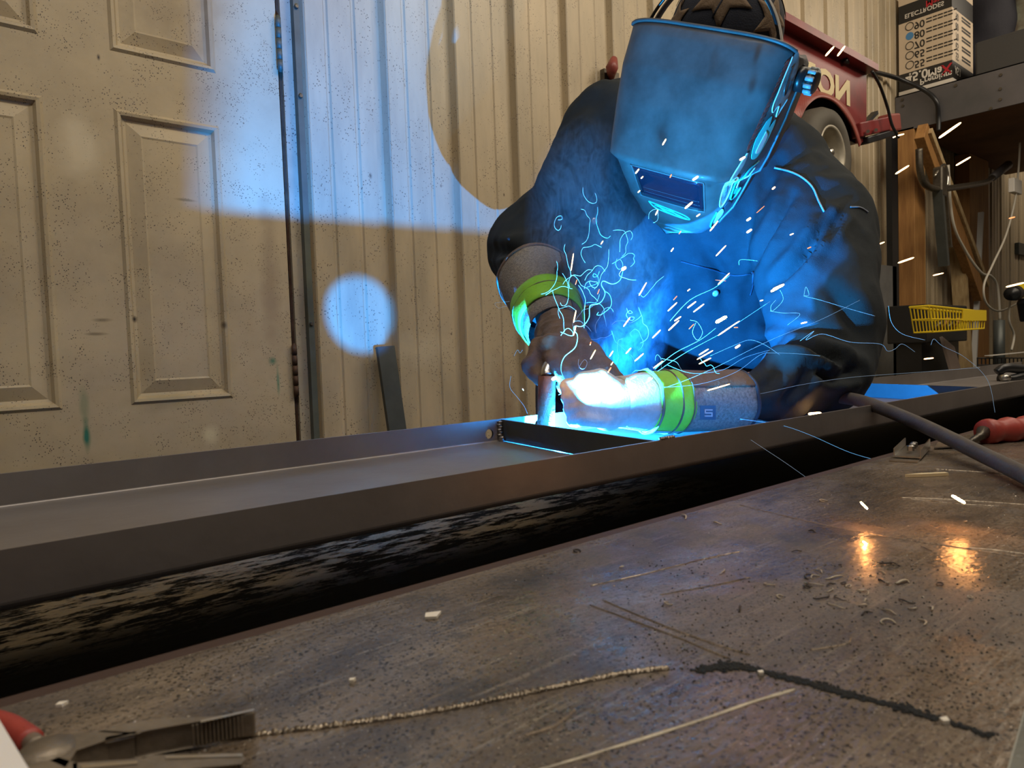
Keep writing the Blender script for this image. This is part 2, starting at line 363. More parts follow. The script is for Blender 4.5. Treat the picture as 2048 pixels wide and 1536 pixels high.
a1 = N.new('ShaderNodeMath'); a1.operation = 'MULTIPLY'; L.new(mr1.outputs[0], a1.inputs[0]); L.new(mr2.outputs[0], a1.inputs[1])
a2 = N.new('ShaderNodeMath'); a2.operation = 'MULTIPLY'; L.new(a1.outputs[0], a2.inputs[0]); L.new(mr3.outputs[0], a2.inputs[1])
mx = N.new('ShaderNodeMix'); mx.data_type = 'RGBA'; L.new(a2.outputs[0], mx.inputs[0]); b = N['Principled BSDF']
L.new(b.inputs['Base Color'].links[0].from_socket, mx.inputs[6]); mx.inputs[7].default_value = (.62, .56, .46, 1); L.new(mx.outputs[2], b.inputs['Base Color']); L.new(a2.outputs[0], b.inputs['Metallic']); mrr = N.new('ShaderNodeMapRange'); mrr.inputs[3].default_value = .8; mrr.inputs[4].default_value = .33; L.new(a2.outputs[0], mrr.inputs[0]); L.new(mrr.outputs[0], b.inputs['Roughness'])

# long shallow steel tray
T0, T1 = -.35, 2.5; ZB, ZT = .9124, .943; th = .0028
tray = empty('steel_tray', (.6, .55, ZB), label='long shallow grey steel tray with raised sides running along the table', cat='tray')
def bent(x0, x1, yfun, inner):
    """flange with rounded bend; inner=+1 means the floor lies towards +y"""
    mb = MB(); prof = []
    R = .005
    prof.append((0, ZT)); prof.append((0, ZB + R))
    for k in range(1, 7):
        a = PI / 2 * k / 6; prof.append((R - R * math.cos(a), ZB + R - R * math.sin(a)))
    prof.append((.02, ZB))
    inn = [(p[0] + th if i < 2 else p[0], p[1]) for i, p in enumerate(prof)]
    inn = [(th, ZT), (th, ZB + R)] + [(R - (R - th) * math.cos(PI / 2 * k / 6), ZB + R - (R - th) * math.sin(PI / 2 * k / 6)) for k in range(1, 7)] + [(.02, ZB + th)]
    ring = prof + inn[::-1]; n = len(ring); xs_ = np.linspace(x0, x1, 24)
    v = []; f = []
    for x in xs_:
        for (d, z) in ring: v.append((x, yfun(x) + inner * d, z))
    for i in range(len(xs_) - 1):
        for k in range(n): f.append((i * n + k, i * n + (k + 1) % n, (i + 1) * n + (k + 1) % n, (i + 1) * n + k))
    f.append(tuple(range(n))); f.append(tuple(reversed(range((len(xs_) - 1) * n, len(xs_) * n))))
    return mb.add(v, f)
bent(T0, T1, fy, 1).build('front_flange', M['tray'], tray)
bf = bent(T0, T1, by, -1).build('back_flange', M['tray'], tray)
# drilled holes through the back flange
for (hx, hz, hr) in ((.5545, .9255, .0062), (.6348, .9302, .0058)):
    c = MB().tube([(hx, by(hx) - .02, hz), (hx, by(hx) + .02, hz)], hr, 28).build('cutter', M['tray'])
    md = bf.modifiers.new('h', 'BOOLEAN'); md.operation = 'DIFFERENCE'; md.object = c; md.solver = 'EXACT'
    dg = bpy.context.evaluated_depsgraph_get(); dg.update(); nm = bpy.data.meshes.new_from_object(bf.evaluated_get(dg)); bf.modifiers.clear(); bf.data = nm
    bpy.data.objects.remove(c)
fl = MB(); xs_ = np.linspace(T0, T1, 12); v = []
for x in xs_: v += [(x, fy(x) + .02, ZB), (x, by(x) - .02, ZB), (x, by(x) - .02, ZB + th), (x, fy(x) + .02, ZB + th)]
f = []
for i in range(11):
    for k in range(4): f.append((4 * i + k, 4 * i + (k + 1) % 4, 4 * i + 4 + (k + 1) % 4, 4 * i + 4 + k))
f += [(0, 1, 2, 3), (47, 46, 45, 44)]
fl.add(v, f).build('tray_floor', M['tray'], tray)
def divider(xf, xb, mdl):
    a = Vector((xf, fy(xf) + th, 0)); b = Vector((xb, by(xb) - th, 0)); d = (b - a).normalized(); n_ = Vector((d.y, -d.x, 0)) * .003
    v = []
    for p, in ((a,), (b,)):
        for s in (0, 1):
            for z in (ZB + th + .0002, ZT - .001): v.append((p.x + n_.x * s, p.y + n_.y * s, z))
    o = me_obj('divider_plate', v, [(0, 1, 5, 4), (2, 6, 7, 3), (1, 3, 7, 5), (0, 4, 6, 2), (0, 2, 3, 1), (4, 5, 7, 6)], mdl, tray)
    return o
divider(.519, .574, M['tray_dark'])
divider(1.344, 1.429, M['tray_dark'])
wb = MB()
for k in range(7):
    z = .9405 - k * .0032; wb.tube([(.5712 - .001 * (k % 2), by(.571) - .0035, z), (.5712 - .001 * (k % 2), by(.571) - .0035, z - .003)], [.0042, .0036], 10)
wb.tube([(.5705, by(.57) - .007, .9185), (.5695, by(.57) - .010, .9168)], [.005, .004], 12)
wb.build('weld_bead', M['weld'], tray, True)
wf = MB()
for k in range(6): wf.tube([(.5225 + .0035 * k, fy(.52) + .0016, .9436), (.5255 + .0035 * k, fy(.52) + .0016, .9434)], [.0022, .0017], 8)
wf.build('weld_bead', M['weld'], tray, True)
# blocks the tray rests on
for bx_ in (-.3, 2.35): tag(MB().box((bx_ - .03, .45, LZ + .0004), (bx_ + .03, .68, ZB - .0003)).build('support_block', M['soot']), 'dark steel block under the %s end of the long tray' % ('near' if bx_ < 0 else 'far'), 'block')

# ---- marks on the table top
def strip(pts, w, z=.0004, n=1):
    P = [Vector(p) for p in pts]; v = []; f = []
    for i, p in enumerate(P):
        t = (P[min(i + 1, len(P) - 1)] - P[max(i - 1, 0)]).normalized(); s = Vector((-t.y, t.x, 0)); ww = w * (.6 + .5 * noise.noise(p * 90)) * (0.25 if i in (0, len(P) - 1) else 1)
        v += [p + s * ww + Vector((0, 0, 0)), p + Vector((0, 0, z)), p - s * ww]
    for i in range(len(P) - 1):
        f += [(3 * i, 3 * i + 3, 3 * i + 4, 3 * i + 1), (3 * i + 1, 3 * i + 4, 3 * i + 5, 3 * i + 2)]
    return v, f
def tl(pts, n=14): return spline([at(u, v, z=TZ + .00015) for u, v in pts], n)
M['scratch'] = mat('bright_scratch', (.50, .42, .32), .3, .9, .6, 500, .6, 200)
M['scr_dim'] = mat('dull_scratch', (.26, .20, .14), .4, .5, .6, 500, .6, 200)
M['chalk'] = mat('pale_line_mark', (.75, .66, .5), .6, 0, .5, 400, .5, 120)
wb = MB(); P = tl([(445, 1478), (700, 1448), (900, 1418), (1100, 1378), (1240, 1350), (1335, 1338)], 26)
for i in range(0, len(P) - 1):
    w = .0007 + .0010 * abs(math.sin(i * 1.7)); a = P[i]; wb.tube([a + Vector((-.0012, -.0004, -.0006)), a + Vector((0, 0, .0002)), a + Vector((.0018, .0006, -.0006))], [w * .4, w, w * .3], 8)
wb.build('weld_bead', M['scratch'], tbl, True)
for pts, w, m in (([(1050, 1548), (1220, 1497), (1400, 1440), (1500, 1405), (1590, 1378)], .0011, 'chalk'), ([(1180, 1172), (1300, 1145), (1400, 1120), (1480, 1103)], .0005, 'scratch'),
                  ([(1320, 1190), (1420, 1172), (1500, 1155)], .0005, 'scr_dim'), ([(1205, 1200), (1300, 1240), (1400, 1278), (1500, 1310)], .0012, 'scr_dim'), ([(1180, 1210), (1330, 1265), (1460, 1318)], .001, 'scr_dim'),
                  ([(1800, 995), (1900, 999), (2060, 1010)], .0006, 'scratch'), ([(1820, 998), (1920, 1008), (2000, 1012)], .0005, 'scratch'), ([(1870, 938), (1960, 944), (2060, 950)], .0008, 'scratch'),
                  ([(1620, 1300), (1690, 1288), (1700, 1276)], .0009, 'scr_dim'), ([(1050, 1470), (1110, 1450), (1150, 1418)], .0012, 'scr_dim'), ([(1480, 1010), (1700, 1060), (2050, 1115)], .0022, 'scr_dim'),
                  ([(1930, 1095), (1990, 1100), (2050, 1108)], .0008, 'scratch')):
    q = MB(); q.add(*strip(tl(pts), w)); q.build('scratch_mark', M[m], tbl)
M['sootpile'] = mat('black_soot', (.012, .013, .012), .9, 0, 1, 800)
def clump(pts, w, n, name, m, h=.0012):
    q = MB(); P = tl(pts, 20)
    for i in range(n):
        p = P[rng.randint(len(P))]; ww = w * (.35 + 1.6 * abs(noise.noise(p * 60))); p = p + Vector((rng.normal() * ww, rng.normal() * ww, 0)); r = (.00025 + .0006 * rng.rand() ** 2)
        bm = bmesh.new(); bmesh.ops.create_icosphere(bm, subdivisions=1, radius=r)
        for vv in bm.verts: vv.co = Vector((vv.co.x * (1 + rng.rand()), vv.co.y * (1 + rng.rand()), vv.co.z * .35)) + p + Vector((0, 0, r * .2))
        bm.verts.index_update(); q.add([vv.co.copy() for vv in bm.verts], [[a.index for a in fc.verts] for fc in bm.faces]); bm.free()
    return q.build(name, m)
tag(clump([(1400, 1340), (1470, 1332), (1560, 1352), (1640, 1372), (1700, 1390)], .0019, 1300, 'soot_streak', M['sootpile']), 'thick black soot streak on the table above the pale line', 'soot', kind='stuff')
tag(clump([(1700, 1390), (1790, 1412), (1850, 1428), (1980, 1472)], .0015, 380, 'soot_streak', M['sootpile']), 'thin broken black soot streak trailing to the right on the table', 'soot', kind='stuff')
M['grit'] = mat('bright_grit', (.6, .55, .46), .35, .6)
def grit(n, m, r0, r1, box, name, lab):
    q = MB()
    for i in range(n):
        u = box[0] + rng.rand() * (box[2] - box[0]); vv = box[1] + rng.rand() * (box[3] - box[1])
        p = at(u, vv, z=TZ)
        if p.y > e0 - .03 - .02 * p.x: continue
        r = r0 + (r1 - r0) * rng.rand() ** 3; a = rng.rand() * 6
        c = [p + Vector((math.cos(a + k * 2.1) * r * (.6 + rng.rand()), math.sin(a + k * 2.1) * r * (.6 + rng.rand()), 0)) for k in range(3)] + [p + Vector((0, 0, r))]
        q.add(c, [(0, 1, 2), (0, 1, 3), (1, 2, 3), (2, 0, 3)])
    return tag(q.build(name, m), lab, 'grit', kind='stuff')
grit(900, M['grit'], .0001, .0006, (0, 1000, 1300, 1536), 'metal_grit', 'tiny bright metal grit scattered on the left of the table')
grit(500, M['grit'], .0001, .0005, (1200, 940, 2048, 1400), 'metal_grit', 'tiny bright metal grit scattered on the right of the table')
grit(2600, M['sootpile'], .0001, .0007, (1250, 1120, 2048, 1420), 'soot_dust', 'fine black dust on the right of the table')
grit(1400, M['sootpile'], .0001, .0006, (200, 1000, 1500, 1450), 'soot_dust', 'fine black dust on the left of the table')
# curled shavings
M['shav'] = mat('steel_shaving', (.58, .50, .38), .5, .3, .3, 300, .4, 90)
M['shav_d'] = mat('dark_shaving', (.06, .05, .045), .5, .5)
shav = [(1135, 775, 0)]
def shaving(u, v, L_, curl, m, ang, r=.00035, lab=None, grp='steel shavings strewn on the table', z=TZ):
    p = at(u, v, z=z); pts = []; a = ang; q = Vector(p) + Vector((0, 0, r))
    for k in range(9):
        pts.append(q.copy()); a += curl / 9 + .25 * math.sin(k * 2 + u); q += Vector((math.cos(a), math.sin(a), 0)) * L_ / 9 + Vector((0, 0, .0003 * math.sin(k * PI / 4) ** 2 * (1 if k < 4 else -1)))
    rs = [r * (.4 + .6 * math.sin(PI * (k + .5) / 9)) for k in range(9)]
    for i in range(9): pts[i].z = max(pts[i].z, z + r)
    o = MB().tube(pts, rs, 6).build('metal_shaving', m, None, True)
    tag(o, lab or 'short curled steel shaving lying on the dusty table', 'shaving', grp)
named = [(1655, 1003, .016, 5.5, 'shav', .3, .0005, 'ring-shaped steel shaving lying just in front of the dark slot'), (1370, 1040, .018, 1.2, 'shav', .1, .0007, 'pale curved shaving near the red-brown table edge'),
         (1160, 1105, .013, 6, 'shav_d', 0, .0006, 'small dark wire ring lying alone near the middle of the table'), (1790, 1170, .011, .5, 'shav', -.5, .0009, 'fat pale shaving right of the tangled shavings'),
         (1650, 1160, .014, .6, 'shav', -.5, .0006, 'long pale shaving under the dark tangle')]
for t in named: shaving(t[0], t[1], t[2], t[3], M[t[4]], t[5], t[6], t[7])
for i in range(46):
    if i < 24: u, v = 1680 + rng.normal() * 70, 1165 + rng.normal() * 22
    elif i < 34: u, v = 1780 + rng.normal() * 60, 1225 + rng.normal() * 25
    else: u, v = 1100 + rng.rand() * 900, 1030 + rng.rand() * 250
    shaving(u, v, .005 + .009 * rng.rand(), rng.normal() * 4, M['shav'] if rng.rand() < .6 else M['shav_d'], rng.rand() * 6, .0003 + .0003 * rng.rand())
# ================================================================== PERSON
M['skin'] = mat('skin', (.45, .26, .18), .5); M['denim'] = mat('work_trousers', (.03, .04, .07), .8, 0, .3, 200)
M['jacket'] = mat('navy_cotton_jacket', (.021, .027, .031), .85, 0, .35, 900, .25, 30, spec=.2)
M['thread'] = mat('jacket_thread', (.22, .26, .34), .6)
M['suede'] = mat('brown_suede', (.17, .115, .085), .85, 0, .6, 300, .4, 40)
M['suede_grey'] = mat('grey_suede', (.30, .27, .23), .85, 0, .8, 420, .45, 300, var_col=(.13, .12, .11))
M['lime'] = mat('lime_band', (.25, .62, .03), .6, 0, .3, 300, .2, 40)
M['navybind'] = mat('navy_binding', (.02, .025, .04), .7)
P = lambda u, v, d: at(u, v, d=d)
def lerp(a, b, t): return Vector(a) * (1 - t) + Vector(b) * t
shL, shR = P(1215, 300, 1.34), P(1590, 400, 1.25)
elL, elR = P(1065, 500, 1.36), P(1625, 772, 1.05)
wrL, wrR = P(1105, 650, 1.09), P(1300, 806, .87)
hip = Vector((1.36, 1.20, .98)); chest = P(1420, 430, 1.38); belly = P(1440, 640, 1.50); neck = P(1420, 250, 1.30); headc = P(1446, 140, 1.135)
# --- body (one continuous figure; almost all of it under clothing)
b_ = MB()
capsule(b_, hip, belly, .14, .13); capsule(b_, belly, chest, .13, .13); capsule(b_, chest, neck, .11, .055); capsule(b_, neck, headc, .055, .06)
capsule(b_, chest, shL, .09, .07); capsule(b_, chest, shR, .09, .065)
for s_, e_, w_ in ((shL, elL, wrL), (shR, elR, wrR)):
    capsule(b_, s_, e_, .055, .036); capsule(b_, e_, w_, .034, .024)
capsule(b_, headc + Vector((0, 0, -.01)), headc + Vector((.0, 0, .05)), .075, .085)
capsule(b_, headc + Vector((-.03, -.04, -.03)), headc + Vector((-.04, -.05, -.07)), .055, .035)      # jaw
facedir = Vector((-.62, -.60, -.50)).normalized()
capsule(b_, headc + facedir * .075, headc + facedir * .095 + Vector((0, 0, -.015)), .008, .013, n=12)     # nose
for sgn in (-1, 1):
    sd = Vector((.77, -.64, 0)) * sgn; capsule(b_, headc + sd * .082 + Vector((0, 0, -.02)), headc + sd * .088 + Vector((0, 0, .02)), .009, .014, n=12)
legx = Vector((.77, -.64, 0))
for sgn in (-1, 1):
    h_ = hip + legx * .09 * sgn + Vector((0, 0, -.05)); k_ = Vector((h_.x + .0, h_.y + .05, .50)); a_ = Vector((k_.x + .02, k_.y + .12, .10))
    capsule(b_, h_, k_, .085, .058); capsule(b_, k_, a_, .055, .036); capsule(b_, a_ + Vector((0, 0, -.04)), a_ + Vector((-.10, -.12, -.065)), .035, .03)
person = mesh_child('person', fuse('person', b_, .009, 5), M['skin'])
tag(person, 'person in navy jacket, welding helmet and gauntlets, bent over the tray welding', 'person')
# trousers and boots
t_ = MB(); capsule(t_, hip + Vector((0, 0, .0)), hip + Vector((0, 0, -.06)), .165, .16)
for sgn in (-1, 1):
    h_ = hip + legx * .09 * sgn + Vector((0, 0, -.05)); k_ = Vector((h_.x, h_.y + .05, .50)); a_ = Vector((k_.x + .02, k_.y + .12, .12)); capsule(t_, h_, k_, .105, .078); capsule(t_, k_, a_, .077, .062)
mesh_child('trousers', fuse('trousers', t_, .012, 4), M['denim'], person)
for sgn in (-1, 1):
    h_ = hip + legx * .09 * sgn; a_ = Vector((h_.x + .02, h_.y + .17, .10)); q = MB()
    capsule(q, a_ + Vector((0, 0, .05)), a_ + Vector((0, 0, -.04)), .055, .052); capsule(q, a_ + Vector((.01, .01, -.052)), a_ + Vector((-.13, -.15, -.055)), .046, .044)
    mesh_child('boot', fuse('boot', q, .009, 4), M['blackpl'], person)

# --- jacket
j = MB()
vd = Vector(RW @ np.array([0, 0, -1.])).normalized()         # into the room
capsule(j, hip + Vector((0, 0, -.02)), belly, .175, .165)
capsule(j, belly, P(1410, 470, 1.40), .16, .155)
capsule(j, P(1410, 470, 1.40), P(1410, 320, 1.36), .16, .12)
capsule(j, P(1330, 420, 1.38), P(1490, 450, 1.34), .14, .135)
capsule(j, P(1250, 250, 1.38), P(1420, 250, 1.38), .085, .10)
capsule(j, P(1420, 250, 1.38), P(1560, 330, 1.30), .10, .082)
capsule(j, P(1220, 260, 1.36), P(1160, 400, 1.33), .088, .088)
capsule(j, P(1180, 420, 1.36), P(1080, 500, 1.36), .098, .097)
capsule(j, P(1250, 400, 1.40), P(1180, 520, 1.36), .10, .08)
capsule(j, P(1080, 500, 1.36), P(1080, 555, 1.27), .094, .072)
capsule(j, P(1080, 555, 1.27), P(1090, 600, 1.20), .066, .054)
capsule(j, P(1575, 385, 1.29), P(1625, 470, 1.22), .094, .100)
capsule(j, P(1620, 460, 1.22), P(1650, 640, 1.11), .100, .084)
capsule(j, P(1650, 640, 1.11), P(1648, 735, 1.07), .080, .071)
capsule(j, P(1645, 735, 1.065), P(1570, 778, .975), .068, .046)
capsule(j, P(1570, 778, .975), P(1490, 798, .93), .046, .028); capsule(j, P(1490, 798, .93), P(1430, 802, .905), .027, .022)
capsule(j, P(1410, 300, 1.30), P(1450, 260, 1.30), .075, .075)
jm = fuse('jacket', j, .0062, 7, .6)
V = np.zeros(len(jm.vertices) * 3); jm.vertices.foreach_get('co', V); V = V.reshape(-1, 3)
Nn = np.zeros(len(jm.vertices) * 3); jm.vertex_normals.foreach_get('vector', Nn); Nn = Nn.reshape(-1, 3)
px_ = topx(V)
toc = CAM - V; toc /= np.linalg.norm(toc, axis=1)[:, None]; facing = np.clip((Nn * toc).sum(1) * 2, 0, 1)
def pdist(pts):
    d = np.full(len(V), 1e9); tt = np.zeros(len(V)); n = len(pts) - 1
    for i in range(n):
        a = np.array(pts[i], float); b = np.array(pts[i + 1], float); ab = b - a
        t = np.clip(((px_[:, :2] - a) @ ab) / (ab @ ab), 0, 1); q = a + t[:, None] * ab; dd = np.hypot(*(px_[:, :2] - q).T)
        m_ = dd < d; d[m_] = dd[m_]; tt[m_] = (i + t[m_]) / n
    return d, tt
disp = np.zeros(len(V))
def groove(pts, w, depth, ridge=.5):
    d, t = pdist(pts); env = np.sin(np.clip(t, .02, .98) * PI) ** .5 * facing
    global disp
    disp += env * (-depth * np.exp(-(d / w) ** 2) + ridge * depth * np.exp(-((d - 2.2 * w) / (1.3 * w)) ** 2))
# creases of the cloth
groove([(1585, 385), (1545, 470), (1500, 560)], 7, .016)
groove([(1660, 440), (1600, 520), (1545, 575)], 9, .020)
groove([(1625, 300), (1560, 330), (1520, 400)], 10, .008)
groove([(1500, 700), (1560, 690), (1640, 715), (1700, 735)], 11, .022, .7)
groove([(1610, 740), (1660, 755), (1710, 745)], 9, .018, .6)
groove([(1515, 640), (1580, 668), (1700, 690)], 12, .010, .6)
groove([(1690, 420), (1670, 450), (1655, 480)], 8, .012)
groove([(1640, 560), (1690, 620), (1735, 690)], 14, .008)
groove([(1560, 800), (1600, 770), (1610, 745)], 9, .012)
groove([(1500, 790), (1540, 770), (1560, 740)], 8, .010)
groove([(985, 500), (1025, 508), (1050, 498)], 9, .014)
groove([(990, 545), (1025, 548), (1060, 520)], 8, .014)
groove([(1000, 590), (1030, 560), (1075, 540)], 7, .012)
groove([(1120, 420), (1150, 470), (1130, 540)], 14, .014)
groove([(1230, 330), (1240, 420), (1210, 520)], 16, .020)
groove([(1200, 250), (1160, 320), (1110, 400)], 14, .008)
groove([(1330, 480), (1300, 560), (1290, 640)], 14, .012)
groove([(1400, 480), (1440, 540), (1450, 620)], 12, .008)
for i in range(len(V)):
    p = Vector(V[i]); a = noise.noise(p * 9 + Vector((3, 1, 7))); b2 = noise.noise(Vector((p.x * 22, p.y * 22, p.z * 9)))
    damp = min(1, max(0, (px_[i, 0] - 1470) / 90)) if px_[i, 1] > 730 and px_[i, 0] > 1350 else 1
    disp[i] = disp[i] * 1.15 * damp + .010 * a * damp + .0045 * damp * (1 - 2 * abs(b2)) + .0012 * noise.noise(p * 90)
V2 = V + Nn * disp[:, None]
jm.vertices.foreach_set('co', V2.reshape(-1)); jm.update()
bm = bmesh.new(); bm.from_mesh(jm)
for _ in range(2): bmesh.ops.smooth_vert(bm, verts=bm.verts, factor=.5, use_axis_x=True, use_axis_y=True, use_axis_z=True)
bm.to_mesh(jm); bm.free()
jacket = mesh_child('jacket', jm, M['jacket'], person)
JT = bvh(jacket)
def seam(pts, r, m, name, parent, n=16, lift=.0012, T=None):
    out = []
    uv = spline([Vector((a, b, 0)) for a, b in pts], n)
    for q in uv:
        h, _ = hit(T or JT, q.x, q.y, lift)
        if h is not None: out.append(h)
    if len(out) > 2: return MB().tube(out, r, 6).build(name, m, parent, True)
seam([(1548, 336), (1590, 348), (1622, 372), (1638, 405), (1648, 424)], .0016, M['thread'], 'yoke_seam', jacket)
seam([(1362, 522), (1420, 538), (1470, 550), (1508, 545)], .0014, M['navybind'], 'pocket_flap', jacket)
seam([(1508, 545), (1506, 570), (1500, 590)], .0014, M['navybind'], 'pocket_flap', jacket)
seam([(1700, 415), (1720, 416), (1735, 425)], .0012, M['thread'], 'sleeve_seam', jacket)
M['snap'] = mat('snap_button', (.75, .78, .8), .3, .6)
for (u, vv) in ((1430, 586), (1188, 442)):
    h, n_ = hit(JT, u, vv, .001)
    if h: MB().tube([h, h + n_ * .0025, h + n_ * .0035], [.0062, .0058, .003], 18).build('snap_button', M['snap'], jacket, True)

# --- gauntlet gloves
def cuff(path, radii, flatax, flat, mname, name, parent, a0=0, a1=2 * PI, n=40, th_=.0022, jag=0):
    """open tube of leather of real thickness; radii per path point, optional sector"""
    pts = [Vector(p) for p in path]; out = []; full = (a1 - a0) > 6.2
    up = Vector(flatax)
    k_n = n if full else n + 1
    V1 = []; V0 = []
    for i, p in enumerate(pts):
        t = (pts[min(i + 1, len(pts) - 1)] - pts[max(i - 1, 0)]).normalized(); u = (up - t * up.dot(t)).normalized(); w = t.cross(u)
        for k in range(k_n):
            a = a0 + (a1 - a0) * k / n; r = radii[i]; wob = 1 + .035 * noise.noise(Vector((math.cos(a) * 2, math.sin(a) * 2, i * .35)))
            dirv = u * math.cos(a) * flat + w * math.sin(a); V1.append(p + dirv * r * wob); V0.append(p + dirv * (r * wob - th_))
    nn = len(V1); f = []
    for i in range(len(pts) - 1):
        for k in range(n):
            a = i * k_n + k; b = i * k_n + (k + 1) % k_n if full else a + 1
            f += [(a, b, b + k_n, a + k_n), (nn + b, nn + a, nn + a + k_n, nn + b + k_n)]
    for k in range(n):
        k2 = (k + 1) % k_n if full else k + 1
        f += [(k2, k, nn + k, nn + k2)]; e = (len(pts) - 1) * k_n; f += [(e + k, e + k2, nn + e + k2, nn + e + k)]
    if not full:
        for i in range(len(pts) - 1):
            for k in (0, n): a = i * k_n + k; f.append((a, a + k_n, nn + a + k_n, nn + a))
    return me_obj(name, V1 + V0, f, M[mname], parent, True)
UP = Vector((0, 0, 1))
# right-hand one in the picture: cuff along the tray
gR = empty('glove', wrR); child(gR, person); gR['label'] = 'gauntlet glove with grey suede cuff lying along the tray'
c0, c1 = P(1476, 802, .925), P(1262, 804, .862)
pth = [lerp(c0, c1, t) for t in np.linspace(0, .62, 9)]
GR_ = cuff(pth, list(np.linspace(.0400, .0378, 9)), UP, 1.0, 'suede_grey', 'cuff', gR)
q = cuff([lerp(c0, c1, t) for t in (-.012, .0, .012, .02)], [.0407, .0418, .0418, .0407], UP, 1.0, 'navybind', 'cuff_binding', gR); q['label'] = 'navy stitched binding of the cuff'
q = cuff([lerp(c0, c1, t) for t in np.linspace(.02, .64, 9)], list(np.linspace(.0409, .0388, 9)), UP, 1.0, 'suede', 'top_panel', gR, -1.05, .75, 24); q['label'] = 'brown suede strip on top of the cuff'
cuff([lerp(c0, c1, t) for t in np.linspace(.58, .88, 8)], [.0385, .0395, .0395, .039, .0386, .0382, .0378, .0365], UP, 1.0, 'lime', 'band', gR)['label'] = 'lime green reflective band'
M['cuff_lit_white'] = mat('lit_white_leather', (.62, .60, .55), .7, 0, .5, 300, .3, 60)  # white glare of the arc on band, wrist and hand put into the colour
q = cuff([lerp(c0, c1, t) for t in np.linspace(.60, .87, 8)], [.0392, .0402, .0402, .0397, .0393, .0389, .0385, .0376], UP, 1.0, 'cuff_lit_white', 'lit_side', gR, .95, 3.6, 24); q['label'] = 'white arc-lit patch painted over the band'
cuff([lerp(c0, c1, t) for t in np.linspace(.86, 1.12, 7)], [.0365, .0357, .035, .034, .033, .032, .031], UP, 1.0, 'cuff_lit_white', 'wrist', gR)['label'] = 'pale wrist of the glove'
for t_ in (.60, .70, .87):
    r = .0465; cuff([lerp(c0, c1, t_ - .006), lerp(c0, c1, t_), lerp(c0, c1, t_ + .006)], [.0398, .0407, .0398], UP, 1.0, 'suede', 'stitching', gR)
# badge on the cuff
CT = bvh(GR_)
def badge(u0, v0, u1, v1, T, m, name, parent, nx=6, ny=6, lift=.0006):
    g = []; 
    for jj in range(ny + 1):
        for ii in range(nx + 1):
            h, _ = hit(T, u0 + (u1 - u0) * ii / nx, v0 + (v1 - v0) * jj / ny, lift); g.append(h)
    if any(x is None for x in g): return None
    f = [(jj * (nx + 1) + ii, jj * (nx + 1) + ii + 1, (jj + 1) * (nx + 1) + ii + 1, (jj + 1) * (nx + 1) + ii) for jj in range(ny) for ii in range(nx)]
    o = me_obj(name, g, f, m, parent); s_ = o.modifiers.new('s', 'SOLIDIFY'); s_.thickness = .0006; s_.offset = 1; return o
M['badge'] = mat('badge_dark', (.05, .09, .13), .6); M['badge_mark'] = mat('badge_mark', (.55, .6, .62), .6)
badge(1400, 811, 1431, 839, CT, M['badge'], 'badge', gR)
for bx in ((1408, 818, 1424, 820.5), (1408, 824, 1424, 826.5), (1408, 830, 1424, 832.5), (1408, 818, 1410.5, 826), (1421.5, 824, 1424, 832)):
    badge(*bx, CT, M['badge_mark'], 'badge_mark', gR, 3, 2, .0014)
# the hand: palm, four fingers closed one above the other, thumb
h_ = MB()
capsule(h_, P(1272, 806, .862), P(1215, 806, .842), .027, .025, (UP, 1.15)); capsule(h_, P(1220, 790, .842), P(1215, 826, .842), .022, .022)
fing = [(772, .0105), (794, .0112), (817, .0108), (839, .0095)]
for i, (vv, r) in enumerate(fing):
    k0 = P(1218, vv + 2, .835); k1 = P(1168 - 3 * (i == 1), vv - 2, .812 - .004 * i); k2 = P(1135 + 4 * i, vv + 1, .828); k3 = P(1152 + 3 * i, vv + 4, .845)
    capsule(h_, k0, k1, r + .001, r); capsule(h_, k1, k2, r, r * .95); capsule(h_, k2, k3, r * .95, r * .85)
capsule(h_, P(1240, 784, .85), P(1200, 757, .83), .0125, .0125); capsule(h_, P(1200, 757, .83), P(1165, 760, .815), .0115, .010)
hR = mesh_child('hand', fuse('hand', h_, .0026, 3, .5), M['cuff_lit_white'], gR)
hR['label'] = 'gloved hand with fingers curled below the torch'

# left-hand one in the picture: upright gauntlet round the forearm
gL = empty('glove', wrL); child(gL, person); gL['label'] = 'gauntlet glove with lime band gripping the torch from above'
a0_ = P(1075, 572, 1.20); a1_ = P(1120, 690, 1.03)
ax = Vector(RW @ np.array([1, 0, 0.]))
ts = np.linspace(-.12, .80, 11)
GL_ = cuff([lerp(a0_, a1_, t) for t in ts], list(np.linspace(.065, .043, 11)), ax, 1.0, 'suede_grey', 'cuff', gL)
q = cuff([lerp(a0_, a1_, t) for t in (-.15, -.13, -.10)], [.0655, .067, .0658], ax, 1.0, 'suede', 'cuff_binding', gL)
# brown panel faces the top right
q = cuff([lerp(a0_, a1_, t) for t in ts], list(np.linspace(.0664, .0444, 11)), ax, 1.0, 'suede', 'top_panel', gL, -1.75, .9, 28); q['label'] = 'brown suede panel of the cuff'
q = cuff([lerp(a0_, a1_, t) for t in np.linspace(.38, .66, 7)], [.0565, .0575, .0567, .0552, .0537, .0522, .0500], ax, 1.0, 'lime', 'band', gL); q['label'] = 'lime green reflective band'
for t_ in (.50, .54): cuff([lerp(a0_, a1_, t_ - .004), lerp(a0_, a1_, t_), lerp(a0_, a1_, t_ + .004)], [.0560 - (t_ - .5) * .06, .0567 - (t_ - .5) * .06, .0560 - (t_ - .5) * .06], ax, 1.0, 'suede', 'stitching', gL)
